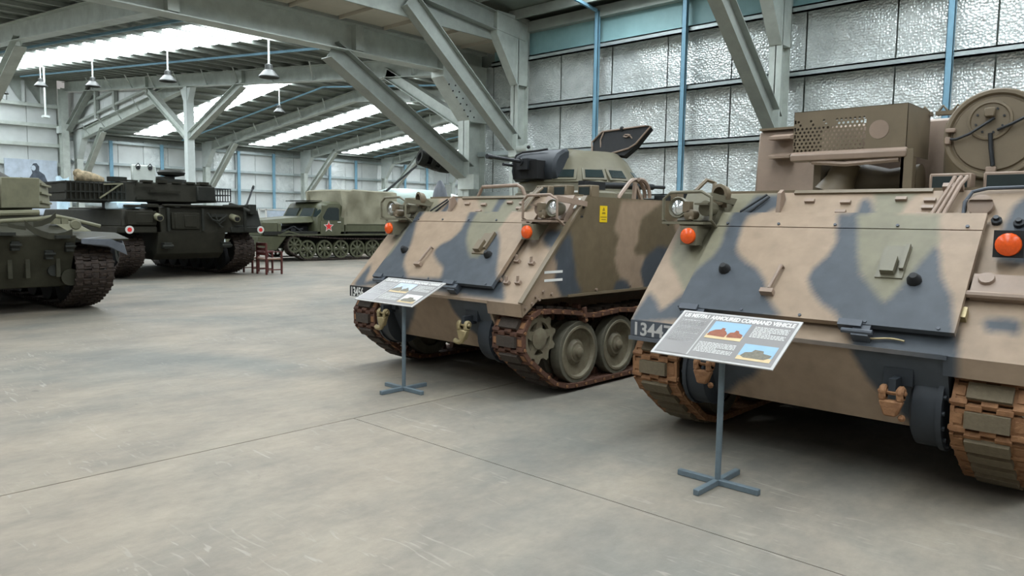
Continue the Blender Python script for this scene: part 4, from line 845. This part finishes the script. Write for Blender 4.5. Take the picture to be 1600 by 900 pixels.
# ---- second tank, seen from the rear
K = thing('battle_tank', 'dark tank seen from the rear with wide boxy turret and round red-white reflectors', 'tank', (-19.5, 8.8, 0))
m = MB(); m.prism([(-.15, -.95, .66), (.0, -.95, 1.2), (.0, -.95, 1.22), (-7, -.95, 1.22), (-7, -.95, .5), (-.4, -.95, .5)], (0, 1.78, 0)); m.build('lower_hull', M['otankr'], K, bevel=.015)
m = MB(); m.hexa([(.0, -.88, 1.2), (.0, 1.42, 1.2), (-6.8, 1.42, 1.2), (-6.8, -.95, 1.2)], [(-.08, -.88, 1.86), (-.08, 1.42, 1.9), (-6.8, 1.42, 1.85), (-6.8, -.95, 1.85)]); m.build('engine_bay', M['otankr'], K, bevel=.02)
for s, y0, y1 in ((-1, -1.93, -.98), (1, .98, 1.9)):
    m = MB(); m.box(-6.6, .03, y0, y1, 1.2, 1.36); m.hexa([(.0, y0+.1, 1.36), (.0, y1, 1.36), (-6.4, y1, 1.36), (-6.4, y0+.1, 1.36)], [(-.2, y0+.2, 1.78), (-.2, y1, 1.82), (-6.3, y1, 1.78), (-6.3, y0+.2, 1.78)]); f = m.build('mudguard_box', M['otankd' if s > 0 else 'otankr'], K, bevel=.02)
    yc = y0+.06 if s < 0 else y1-.04
    yr = -1.72+.62 if s < 0 else 1.84
    m = MB(); m.cyl((.03, yr if s > 0 else -1.65, 1.28), (.05, yr if s > 0 else -1.65, 1.28), .1, n=20); r_ = m.build('reflector', M['white'], K)
    MB().cyl((.05, yr if s > 0 else -1.65, 1.28), (.055, yr if s > 0 else -1.65, 1.28), .055, n=16).build('reflector_centre', M['red'], r_)
    m = MB(); yy = -.99 if s < 0 else 1.05; m.cyl((.25, yy, 1.58), (-.3, yy, 1.66), .09, n=16); m.build('exhaust_pipe', M['otankl'], K)
    MB().cyl((.25, yy, 1.58), (.256, yy, 1.58), .07, n=16).build('exhaust_mouth', M['dark'], K)
    y = s*1.5
    path = [(-.55, 1.12)]+arc(-.6, .72, .38, 90, -55, 9)+[(-.85, .2), (-1.3, .06), (-5.6, .06), (-5.9, .2)]+arc(-6.1, .7, .38, 250, 90, 6)+[(-4.5, 1.08), (-2., 1.08)]
    sh2 = lay_track(K, path, y, .6, 92, M['dtrack'], None if s < 0 else sh2)
    wheels(K, 'road_wheel', [-1.4, -2.2, -3., -3.8, -4.6, -5.4], .42, .36, y, .42, [M['otankr'], M['black']]); wheels(K, 'drive_sprocket', [-.6], .72, .31, y, .42, [M['otankd'], M['otankd']])
m = MB(); m.box(.0, .05, -.62, .1, 1.3, 1.72).box(.05, .07, -.55, -.5, 1.32, 1.7); gp_ = m.build('rear_hatch_plate', M['otankr'], K, bevel=.01)
MB().box(.05, .08, -.3, .02, 1.35, 1.66).build('inner_plate', M['otankr'], gp_, bevel=.01)
for y in (-.7, .2, 1.38): MB().box(.0, .06, y-.03, y+.03, 1.25, 1.84).build('vertical_rib', M['otankd'], K)
m = MB(); m.tube([(.08, .3, 1.72), (.1, .42, 1.55), (.1, .6, 1.5), (.08, .85, 1.68)], .03).tube([(.08, .35, 1.6), (.1, .62, 1.44), (.08, .8, 1.55)], .02).box(.02, .1, .4, .8, 1.62, 1.7).tube([(.08, .5, 1.7), (.1, .62, 1.4), (.12, .7, 1.34)], .025); m.build('tow_shackle_rack', M['otankd'], K)
for y in (-.75, .82): m = MB(); m.box(-.1, .12, y-.1, y+.1, .8, .95).cyl((.1, y-.14, .86), (.1, y+.14, .86), .04); m.build('towing_lug', M['otankd'], K, bevel=.01)
MB().box(-.05, .06, -1.7, -1.0, 1.4, 1.75).box(.06, .08, -1.5, -1.1, 1.45, 1.68).build('tool_box', M['otankr'], K, bevel=.015)
MB().box(-1.3, -.45, -1.75, -1.0, 1.78, 1.97).build('pale_stowage_case', M['plastic'], K, bevel=.03)
m = MB(); m.box(-.1, .03, -.8, 1.35, 1.88, 1.93)
for i in range(7): m.box(-.7, -.1, -1.6+i*.42, -1.3+i*.42, 1.84, 1.9+.03*(i % 2))
m.build('deck_fittings', M['otankr'], K, bevel=.01)
m = MB(); m.box(-.5, -.1, 1.0, 1.75, 1.8, 1.96).tube([(-.3, 1.1, 1.98), (-.1, 1.3, 1.9), (.1, 1.5, 1.78)], .05).box(-.25, .0, 1.55, 1.75, 1.7, 1.98); m.build('rear_stowage', M['otankd'], K, bevel=.015)
MB().cyl((-.4, 1.66, 1.95), (-1.0, 2.2, 2.5), .03, n=8).cyl((-.95, 2.16, 2.46), (-1.02, 2.22, 2.52), .042, n=8).cyl((-.4, 1.66, 1.82), (-.4, 1.66, 1.98), .05, n=8).build('angled_gun_barrel', M['gun'], K)
# turret
m = MB(); m.hexa([(-1.0, -1.38, 1.99), (-1.0, 1.1, 2.02), (-4.4, 1.1, 1.98), (-4.4, -1.4, 1.98)], [(-1.1, -1.34, 2.5), (-1.1, 1.0, 2.52), (-4.2, .8, 2.56), (-4.2, -1.1, 2.55)]); kt = m.build('turret', M['otankr'], K, bevel=.02)
MB().cyl((-2.8, -.1, 1.83), (-2.8, -.1, 2.0), 1.15, n=28).build('turret_ring', M['otankd'], kt)
m = MB(); m.box(-2.9, -.95, -2.72, -1.38, 1.97, 2.44); m.build('side_bin', M['otankr'], kt, bevel=.02)
m = MB()
for z in (2.0, 2.2, 2.44): m.bar((-.9, -2.75, z), (-.9, -1.36, z+.02), .03, .03); m.bar((-.9, -2.75, z), (-3.0, -2.75, z), .03, .03)
for i in range(14): m.bar((-.9, -2.74+.105*i, 1.98), (-.9, -2.74+.105*i, 2.46), .022, .022)
m.build('basket_rail', M['otankd'], kt)
m = MB(); m.bar((-.88, -2.0, 2.05), (-.86, -1.5, 2.42), .06, .03); m.bar((-.88, -1.9, 2.4), (-.86, -1.45, 2.43), .05, .03); m.build('pole_bundle', M['otankl'], kt)
for (y0, y1, z) in ((-1.1, -.55, 2.42), (-.75, .05, 2.28), (-1.1, -.55, 2.08)): MB().box(-.98, -.93, y0, y1, z-.03, z+.03).build('turret_rail', M['otankr'], kt)
MB().box(-1.02, -.9, .5, 1.0, 2.05, 2.45).build('dark_stowage_box', M['otankd'], kt, bevel=.02)
m = MB()
for z in (2.06, 2.24, 2.42): m.bar((-1.2, 1.05, z), (-1.2, 1.6, z), .025, .025); m.bar((-1.2, 1.6, z), (-2.6, 1.6, z), .025, .025)
for i in range(8): m.bar((-1.2, 1.05+.078*i, 2.06), (-1.2, 1.05+.078*i, 2.42), .02, .02)
for i in range(9): m.bar((-1.2-.16*i, 1.6, 2.06), (-1.2-.16*i, 1.6, 2.42), .02, .02)
m.build('rear_basket', M['gun'], kt)
m = MB(); m.box(-1.6, -1.48, -.98, -.36, 2.5, 2.98); sb = m.build('searchlight_cover', M['steel'], kt, bevel=.03)
for y in (-.83, -.52):
    MB().tube([(-1.47, y-.06, 2.94), (-1.45, y, 2.99+.03), (-1.47, y+.06, 2.94)], .014, 6).cyl((-1.48, y, 2.9), (-1.44, y, 2.9), .05, n=12).build('cover_latch', M['gun'], sb)
m = MB(); m.lathe((-1.9, .1, 2.5), (0, 0, 1), [(0, .5), (.14, .5), (.14, .2), (.22, .2), (.22, .16)], 24); m.lathe((-1.9, .22, 2.72), (0, 0, 1), [(0, .1), (.05, .34), (.12, .37), (.18, .3), (.21, 0)], 24); m.tube([(-1.7, -.5, 2.62), (-1.7, -.2, 2.66), (-1.8, 0, 2.64)], .05); m.build('commander_cupola', M['otankd'], kt)
MB().cyl((-1.8, -1.25, 2.52), (-1.8, -1.25, 2.64), .24, n=20).build('loader_hatch', M['otankd'], kt)
m = MB(); m.box(-4.6, -4.1, -.3, .3, 2.05, 2.4); m.cyl((-4.5, 0, 2.2), (-8.6, 0, 2.3), .09, n=14); m.build('gun', M['otankd'], kt)
for i in range(6): MB().box(-1.2-.1*(i % 2), -1.05, -1.25+.38*i, -1.0+.38*i, 2.51, 2.55+.015*(i % 3)).build('roof_fitting', M['otankr'], kt)
bd = tag(MB().lathe((-21.9, 7.0, 2.62), (0, 1, -.15), [(-.28, .02), (-.26, .14), (-.05, .17), (.2, .14), (.42, .08), (.44, 0)], 14).sphere((-21.9, 6.8, 2.72), .12, 10).build('camouflage_roll', M['khaki']), 'rolled camouflage bundle lying on the left bin of the rear-view tank', 'bundle')
# ---------------------------------------------------------------- tracked lorry, facing image left
W = thing('tracked_tractor', 'dark green tracked artillery tractor with canvas cover and red star on its door', 'vehicle', (-26.2, 16.6, 0))
def wy(y): return y-16.6
X1, X0 = 1.3, -1.3
m = MB(); m.box(X0+.1, X1-.02, wy(13.75), wy(19.85), .98, 1.12).box(X0+.5, X1-.55, wy(14.2), wy(19.8), .5, 1.0); m.build('chassis', M['otankd'], W, bevel=.01)
m = MB(); m.hexa([(X0+.12, wy(13.75), 1.38), (X1-.12, wy(13.75), 1.38), (X1-.12, wy(15.9), 1.45), (X0+.12, wy(15.9), 1.45)], [(X0+.3, wy(13.8), 1.52), (X1-.3, wy(13.8), 1.52), (X1-.35, wy(15.95), 1.7), (X0+.35, wy(15.95), 1.7)]); m.build('bonnet', M['truck'], W, bevel=.04)
m = MB(); m.box(X0+.1, X1-.1, wy(13.7), wy(14.35), .95, 1.45).box(X1-.2, X1-.08, wy(14.35), wy(14.5), .95, 1.42); m.build('radiator_housing', M['truck'], W, bevel=.02)
m = MB(); m.box(X0+.6, X1-.55, wy(14.4), wy(15.9), 1.0, 1.3).cyl((X1-.5, wy(14.7), 1.12), (X1-.5, wy(15.6), 1.2), .1).box(X1-.5, X1-.3, wy(15.0), wy(15.2), 1.05, 1.32).tube([(X1-.35, wy(14.6), 1.08), (X1-.3, wy(15.1), 1.3), (X1-.35, wy(15.5), 1.1)], .04); m.build('engine_parts', M['gun'], W)
MB().box(X0+.2, X1-.6, wy(15.85), wy(15.92), 1.0, 1.45).build('firewall', M['otankd'], W)
m = MB(); m.hexa([(X0+.1, wy(13.55), .42), (X1-.1, wy(13.55), .42), (X1-.1, wy(14.3), .42), (X0+.1, wy(14.3), .42)], [(X0+.05, wy(13.5), .95), (X1-.05, wy(13.5), .95), (X1-.05, wy(14.7), .95), (X0+.05, wy(14.7), .95)]); m.build('front_bumper', M['truck'], W, bevel=.03)
# cab shell from side outline with rounded roof
prof = [(15.92, 1.0), (15.92, 1.64), (16.12, 2.0), (16.25, 2.18), (16.45, 2.27), (16.95, 2.27), (17.12, 2.18), (17.2, 2.0), (17.22, 1.0)]
m = MB(); sc_ = [(X1-.02, 0), (X1-.1, .0)]
vs = []; n = len(prof)
for xx, k_ in ((X0+.02, 0), (X0+.18, 1), (X1-.18, 1), (X1-.02, 0)):
    for y, z in prof: vs.append((xx, wy(y)+(0 if k_ else (.06 if y < 16.5 else -.03)), z if k_ else z-(.09 if z > 1.9 else 0)))
m.add(vs, [(i*n+j, i*n+j+1, (i+1)*n+j+1, (i+1)*n+j) for i in range(3) for j in range(n-1)]+[tuple(range(n)), tuple(3*n+j for j in range(n-1, -1, -1))]); m.build('cab', M['truck'], W)
MB().box(X1-.03, X1+.005, wy(16.1), wy(17.02), 1.0, 1.52).box(X1-.03, X1+.002, wy(16.14), wy(16.98), 1.52, 2.12).build('door', M['truck'], W, bevel=.012)
m = MB(); pts = [(16.27, 1.56), (16.93, 1.55), (16.93, 1.98), (16.86, 2.04), (16.5, 2.04), (16.4, 1.99), (16.2, 1.66)]
m.prism([(X1-.0, wy(y), z) for y, z in pts], (.012, 0, 0)); m.build('door_window', M['glass'], W)
MB().box(X1+.005, X1+.03, wy(16.86), wy(17.0), 1.47, 1.5).build('door_handle', M['white'], W)
for xa, xb in ((.12, 1.0), (-1.0, -.12)):
    m = MB(); d = lambda x, t: (x, wy(15.91+.2*t)-.012, 1.66+.36*t)
    m.prism([d(xa, .05), d(xb, .05), d(xb-.06 if xb > 0 else xb, .95), d(xa if xa > 0 else xa+.06, .95)], (0, -.012, .006)); wsc = m.build('windscreen', M['glass'], W)
    m = MB(); m.tube([d(xa, .0), d(xb, 0), d(xb-.05, 1.), d(xa, 1.), d(xa, 0)], .02, 6); m.build('windscreen_frame', M['truck'], wsc)
m = MB(); pts = [d(1.08, .05), (X1-.02, wy(16.05), 1.66), (X1-.06, wy(16.18), 1.95), d(1.0, .95)]; m.prism(pts, (.012, -.012, 0)); m.build('quarter_light', M['glass'], W)
MB().box(X0+.3, X1-.5, wy(15.98), wy(16.5), 2.285, 2.31).build('roof_visor', M['otankd'], W)
def star(r, X, y, z, t): return [(X, y+r*(1 if i % 2 == 0 else .42)*math.sin(PI*i/5), z+r*(1 if i % 2 == 0 else .42)*math.cos(PI*i/5)) for i in range(10)]
sw = MB().prism(star(.24, X1+.006, wy(16.46), 1.31, 0), (.003, 0, 0)).build('star_outline', M['white'], W)
MB().prism(star(.185, X1+.009, wy(16.46), 1.31, 0), (.003, 0, 0)).build('red_star', M['red'], sw)
m = MB(); m.box(X0, X1-.02, wy(17.3), wy(19.85), 1.06, 1.42).box(X0, X1-.0, wy(17.3), wy(19.85), 1.38, 1.42).box(X1-.12, X1-.02, wy(17.24), wy(17.34), 1.0, 1.9); m.build('cargo_bed', M['truck'], W, bevel=.01)
def tarpf(u, v):
    # wrapped around the bed: u runs round front-side-rear, v from hem to top centre
    per = [(X0, 17.0), (X1-.05, 17.0), (X1-.02, 17.1), (X1-.02, 19.85), (X1-.1, 19.92), (X0, 19.92)]
    L = [0]
    for a_, b_ in zip(per, per[1:]): L.append(L[-1]+math.hypot(b_[0]-a_[0], b_[1]-a_[1]))
    s = u*L[-1]; i = max(k_ for k_ in range(len(per)-1) if L[k_] <= s+1e-9); t = (s-L[i])/(L[i+1]-L[i])
    x = per[i][0]+(per[i+1][0]-per[i][0])*t; y = per[i][1]+(per[i+1][1]-per[i][1])*t
    top = 2.74+.1*math.sin(u*7+.4)*.35+(.05 if y > 17.5 else 0)
    w = math.sin(v*PI)*(.06*math.sin(y*7.3+v*5)+.05*math.sin(y*3.1-v*8+x*2)+.02*math.sin(y*15-v*11)+.1*abs(math.sin(y*2.3+v*1.7))-.06*abs(math.sin(y*4.1-v*3)))
    if v <= .8: z = 1.38+(top-1.38)*v/.8; sx_ = 1-.03*v
    else: z = top+.03*math.sin((v-.8)/.2*PI/2); sx_ = (1-.024)*(1-(v-.8)/.2*.98)
    cy = 18.45
    return ((x+w if abs(x) > 1.2 else x*1)*sx_, wy(cy+(y-cy)*sx_)+(w if abs(x) < 1.2 else 0), z)
MB().grid(tarpf, 90, 22).build('canvas_cover', M['tarp'], W)
m = MB(); m.box(X1-.5, X1, wy(14.3), wy(19.85), .96, 1.02); m.prism([(X1-.5, wy(14.3), .98), (X1-.5, wy(14.75), 1.15), (X1-.5, wy(15.3), 1.0), (X1-.5, wy(14.75), 1.08)], (.5, 0, 0)); m.build('fender', M['truck'], W)
ys = [15.58, 16.33, 17.08, 17.85, 18.6, 19.3]
wsrc = None
def spoked(name, r, yy, z, xo, src, teeth=0):
    if src: return dup(src, W, (xo, wy(yy), z))
    m = MB(); nn = 28
    m.lathe((0, 0, 0), (1, 0, 0), [(0, r*.8), (0, r), (.12, r), (.12, r*.8), (0, r*.8)], nn)
    m.lathe((0, 0, 0), (1, 0, 0), [(0, 0), (0, r*.3), (.12, r*.26), (.14, r*.12), (.14, 0)], 14)
    for i in range(8):
        g = 2*PI*i/8; m.bar((.06, r*.25*math.cos(g), r*.25*math.sin(g)), (.06, r*.84*math.cos(g), r*.84*math.sin(g)), .07, .08, (1, 0, 0))
    for i in range(teeth): g = 2*PI*i/teeth; m.box(.02, .1, r*1.04*math.cos(g)-.03, r*1.04*math.cos(g)+.03, r*1.04*math.sin(g)-.03, r*1.04*math.sin(g)+.03)
    return m.build(name, M['truck'], W, loc=(xo, wy(yy), z))
for xo in (X1-.2, X0+.1):
    for y in ys: wsrc = spoked('road_wheel', .36, y, .43, xo, wsrc)
sp = spoked('drive_sprocket', .3, 15.02, .62, X1-.2, None, 14); spoked('drive_sprocket', .3, 15.02, .62, X0+.1, sp)
path = [(y, z) for y, z in [(wy(15.3), .95)]+[(wy(a_), b_) for a_, b_ in arc(15.02, .62, .34, 90, 230, 7)]+[(wy(15.35), .07), (wy(19.4), .05)]+[(wy(a_), b_) for a_, b_ in arc(19.6, .45, .35, -80, 90, 6)]+[(wy(18.5), .82), (wy(17), .84)]]
def cheap_track(xc):
    pts, st = closed_path(path, 90); m = MB()
    for p, t in pts:
        a_ = Vector((xc-.14, p.y, p.z)); m.bar(a_, a_+Vector((.28, 0, 0)), .05 if 0 else st*.8, .04, (0, -t.z, t.y))
    tr_ = m.build('track', M['dtrack'], W); tr_['kind'] = 'stuff'
cheap_track(X1-.13); cheap_track(X0+.16)
# ---------------------------------------------------------------- field gun behind the corner column
G = thing('field_gun', 'field gun barrel with slotted muzzle brake pointing out from behind the corner column', 'gun', (-12.6, 16.4, 0))
mz = Vector((-14.03+12.6, 11.83-16.4, 3.13)); gd = Vector((.3, .954, -.27)).normalized()
p_ = lambda d: mz+gd*d
m = MB(); m.lathe(mz, gd, [(.0, .115), (0, .185), (.02, .19), (.16, .19), (.18, .17)], 24); m.lathe(p_(.28), gd, [(0, .17), (.02, .19), (.12, .19), (.14, .15)], 24); m.lathe(p_(.52), gd, [(0, .16), (.02, .19), (.1, .19), (.3, .15), (.34, .13)], 24)
for off in (.17, .4):
    for s in (-1, 1):
        for kk in (-1, 1):
            e = gd.cross(Vector((0, 0, 1))).normalized(); u_ = e.cross(gd)
            m.bar(p_(off)+u_*s*.14+e*kk*.06, p_(off+.15)+u_*s*.14+e*kk*.06, .12, .07, u_)
m.build('muzzle_brake', M['otankd'], G)
MB().lathe(mz, gd, [(0, .112), (.03, .09), (.3, .08), (.3, 0)], 20).build('bore', M['dark'], G)
MB().lathe(p_(.4), gd, [(0, .1), (.4, .12), (2.4, .15), (2.45, .2), (4.4, .22), (4.9, .24), (4.9, 0)], 20).build('barrel', M['otankd'], G)
m = MB(); m.hexa([(-.5, -.3, .9), (.6, -.3, .9), (.6, .9, .9), (-.5, .9, .9)], [(-.3, -.3, 1.75), (.4, -.3, 1.75), (.4, .9, 1.55), (-.3, .9, 1.55)]); m.bar((-.3, .6, .9), (-.9, 4.2, .12), .16, .16).bar((.4, .6, .9), (.9, 4.2, .12), .16, .16).box(-1.1, 1.2, .2, .4, .55, .7); m.build('carriage', M['otank'], G)
for xx in (-1.2, 1.05): m = MB(); m.lathe((xx, .3, .55), (1, 0, 0), [(0, 0), (0, .3), (.0, .5), (.03, .55), (.17, .55), (.2, .5), (.2, 0)], 24); m.build('wheel', M['tyre'], G)
# ---------------------------------------------------------------- things far behind the tractor
A2 = thing('anti_aircraft_gun', 'thin dark gun barrel rising diagonally behind the canvas covered tractor', 'gun', (-29.2, 21.6, 0))
m = MB(); m.cyl((0, .0, 2.3), (0, 2.85, 4.3), .06, .045, n=10).cyl((0, 0, 2.3), (0, .9, 2.93), .1, n=10); m.build('barrel', M['gun'], A2)
m = MB(); m.box(-.35, .35, -.5, .5, 1.9, 2.5).box(-.5, .5, -.7, .7, .9, 1.9).cyl((0, 0, 0), (0, 0, .9), .7, .5, n=16); m.build('gun_mount', M['otank'], A2)
A3 = thing('aircraft_fuselage', 'pale green rounded fuselage half hidden between canvas cover and carrier', 'aircraft', (-30.5, 24.4, 0))
MB().lathe((0, -1.6, 2.75), (0, 1, -.04), [(0, .1), (.3, .3), (.8, .45), (2, .55), (4.5, .6), (6, .4), (6.2, 0)], 20).build('fuselage', M['pale'], A3)
m = MB()
for y in (.2, 3): m.box(-.5, .5, y, y+.2, 0, 2.3)
m.build('cradle', M['steeld'], A3)
A4 = thing('bomb_display', 'grey finned bomb shape standing behind the carrier, left of the corner column', 'bomb', (-20.3, 18.1, 0))
MB().lathe((0, 0, .9), (0, 0, 1), [(0, .1), (.3, .3), (1.3, .33), (1.8, .22), (2.1, .08), (2.15, 0)], 20).build('bomb_body', M['gfend'], A4)
m = MB(); m.box(-.35, .35, -.35, .35, 0, .92).box(-.02, .02, .25, .5, 1.3, 2.9); m.build('stand', M['steeld'], A4)
Bf = thing('white_barrier', 'white tubular barrier frame standing behind the tractor bonnet', 'barrier', (-30.2, 17.2, 0))
m = MB()
for z in (1.97, 1.2): m.bar((0, -.75, z), (0, .7, z), .06, .06)
for y in (-.75, -.42, .7): m.bar((0, y, 0), (0, y, 2.0), .06, .06)
m.build('frame', M['white'], Bf); MB().box(-.02, .02, -.38, .66, 1.25, 1.92).build('board', M['mural'], Bf)
# mural with a resting soldier on the left end wall
mu = tag(MB().box(-38.68, -38.62, 9.1, 11.15, 1.6, 4.05).build('wall_mural', M['mural']), 'faded grey-blue mural of a uniformed figure on the far left wall', 'mural')
m = MB(); X = -38.618
sil = [(9.35, 3.1), (9.7, 3.25), (10.0, 3.2), (10.15, 3.45), (10.1, 3.7), (10.2, 3.88), (10.33, 3.9), (10.43, 3.75), (10.42, 3.55), (10.62, 3.4), (10.8, 2.9), (10.95, 2.3), (10.6, 2.2), (9.4, 2.3)]
MB().prism([(X, y, z) for y, z in sil], (.006, 0, 0)).build('printed_figure', M['murald'], mu)
MB().prism([(X+.006, 10.2+.09*math.cos(t*PI/5), 3.68+.12*math.sin(t*PI/5)) for t in range(10)], (.004, 0, 0)).build('printed_face', M['mural'], mu)
tag(MB().grid(lambda u, v: (-30+.06*math.sin(u*9), 8.6+.42*u, 1.2+1.75*v+.05*math.sin(u*7)), 12, 6).box(-30.08, -30.04, 8.76, 8.84, 0, 2.9).build('plastic_banner', M['plastic']), 'milky plastic banner hanging just left of the rear-view tank bin', 'banner')
# ---------------------------------------------------------------- visitor chair
ch = thing('armchair', 'dark red wooden armchair beside the right track of the rear-view tank', 'chair', (-19.55, 10.85, 0))
def leg(x, y, h): MB().box(x-.024, x+.024, y-.024, y+.024, 0, h).build('leg', M['wood'], ch, bevel=.004)
leg(0, 0, .9); leg(-.52, 0, .9); leg(0, .48, .64); leg(-.52, .48, .64)
MB().box(-.53, .01, -.02, .5, .42, .46).build('seat', M['seat'], ch, bevel=.01)
m = MB()
for z in (.55, .68, .82): m.box(-.52, 0, -.018, .018, z, z+.09)
m.build('backrest', M['wood'], ch, bevel=.004)
for x in (0, -.52): MB().box(x-.03, x+.03, -.0, .52, .63, .66).build('armrest', M['wood'], ch, bevel=.005); MB().box(x-.015, x+.015, 0, .48, .12, .15).build('stretcher', M['wood'], ch)
ch2 = thing('armchair', 'second red wooden armchair, mostly hidden behind the right track of the rear-view tank', 'chair', (-20.35, 10.85, 0))
for c in list(ch.children): dup(c, ch2)
# ---------------------------------------------------------------- information signs
def sign(name, label, pole, xc, w, yt, zt, yb, zb, title, main):
    o = thing(name, label, 'sign', (pole[0], pole[1], 0)); px, py = pole
    m = MB(); m.cyl((0, 0, .02), (0, 0, (zt+zb)/2-.02), .019, n=16); m.build('pole', M['post'], o)
    MB().box(-.275, .275, -.019, .019, 0, .038).build('foot_bar', M['post'], o, bevel=.004)
    MB().box(-.019, .019, -.275, -.0192, 0, .038).build('foot_bar', M['post'], o, bevel=.004); MB().box(-.019, .019, .0192, .275, 0, .038).build('foot_bar', M['post'], o, bevel=.004)
    bl = Vector((xc-w/2-px, yb-py, zb)); up = Vector((0, yt-yb, zt-zb)); h = up.length; up.normalize(); rt = Vector((1, 0, 0)); nn = rt.cross(up)
    P = lambda a_, b_, c_=0: bl+rt*a_*w+up*b_*h+nn*c_
    m = MB(); m.hexa([P(.36, .3, -.022), P(.62, .3, -.022), P(.62, .7, -.022), P(.36, .7, -.022)], [P(.36, .3, -.009), P(.62, .3, -.009), P(.62, .7, -.009), P(.36, .7, -.009)]); m.build('mounting_plate', M['post'], o)
    def flat(nm, pts, z, mt, par, t=.0008):
        return MB().prism([P(a_, b_, z) for a_, b_ in pts], nn*t).build(nm, M[mt], par, smooth=False)
    R4 = lambda a0, b0, a1, b1: [(a0, b0), (a1, b0), (a1, b1), (a0, b1)]
    bo = flat('panel', R4(0, 0, 1, 1), -.008, 'sedge', o, .008); bo.modifiers.clear()
    flat('print_field', R4(.022, .035, .978, .965), .0005, 'sgrey', bo)
    flat('left_column', R4(.03, .05, .3, .8), .0016, 'sside' if not main else 'sgrey', bo); flat('column_rule', R4(.3, .05, .312, .84), .0018, 'sedge', bo)
    words('title', title, h*.115, frame(P(.04, .855, .0015), rt, up), M['white'], bo, .0005, bold=.0018, fit=w*.925)
    r = random.Random(3)
    def lines(a0, b0, a1, b1, n):
        m_ = MB()
        for i in range(n):
            b_ = b1-(b1-b0)*(i+.5)/n; hh = (b1-b0)/n*.22; x_ = a0; e_ = a0+(a1-a0)*(1 if i % 5 < 4 else .55)
            while x_ < e_-.005:
                l_ = min(e_, x_+r.uniform(.008, .034)); m_.prism([P(q_[0], q_[1], .002) for q_ in R4(x_, b_-hh, l_, b_+hh)], nn*.0004); x_ = l_+.006
        k_ = m_.build('fine_print', M['white'], bo, smooth=False); k_['kind'] = 'stuff'
    lines(.05, .3, .27, .8, 14); lines(.33, .14, .64, .36 if main else .4, 8); lines(.68, .56, .95, .8, 8)
    a0, b0, a1, b1 = .34, .44, .64, .82
    ph = flat('printed_photo', R4(a0, b0, a1, b1), .0016, 'skyb' if main else 'mural', bo)  # far sign: paler print tones carry the washed-out sheen of reflected light
    fl = lambda nm, pts, z, mt, A, B, C_, D_: flat(nm, [(A+(C_-A)*u, B+(D_-B)*v) for u, v in pts], z, mt, ph)
    fl('printed_ground', R4(0, 0, 1, .27), .0025, 'sand', a0, b0, a1, b1)
    veh = [(.04, .18), (.5, .14), (.53, .3), (.6, .42), (.66, .44), (.68, .58), (.76, .6), (.8, .44), (.93, .42), (.97, .3), (.96, .16), (.56, .14), (.5, .46), (.42, .5), (.4, .62), (.3, .62), (.28, .52), (.14, .48), (.04, .34)]
    fl('printed_vehicle', [(.03, .16), (.52, .13), (.54, .34), (.46, .48), (.42, .5), (.41, .62), (.32, .64), (.3, .54), (.16, .5), (.04, .34)], .0033, 'prv' if main else 'prg', a0, b0, a1, b1)
    fl('printed_vehicle', [(.58, .14), (.97, .18), (.96, .36), (.84, .44), (.8, .56), (.72, .58), (.7, .46), (.6, .42), (.56, .3)], .0033, 'prv' if main else 'prg', a0, b0, a1, b1)
    a0, b0, a1, b1 = .69, .1, .95, .42
    ph = flat('printed_photo', R4(a0, b0, a1, b1), .0016, 'skyb' if main else 'white', bo)  # whitened on the far sign, same reflected sheen put into the print
    fl('printed_ground', R4(0, 0, 1, .25), .0025, 'sand', a0, b0, a1, b1)
    fl('printed_vehicle', [(.08, .24), (.2, .14), (.8, .14), (.94, .3), (.95, .44), (.7, .5), (.66, .66), (.4, .68), (.34, .52), (.16, .46)], .0033, 'prg', a0, b0, a1, b1)
sign('information_sign', 'nearer tilted grey information sign on a thin stand before the raised-body vehicle', (-2.14, 4.245), -2.133, .80, 4.456, 1.051, 4.044, .818, 'US M577A1 ARMOURED COMMAND VEHICLE', True)
sign('information_sign', 'tilted grey information sign with two photos before the turreted carrier', (-5.53, 4.48), -5.60, .865, 4.685, 1.044, 4.275, .853, 'US M113A1 ARMOURED PERSONNEL CARRIER', False)
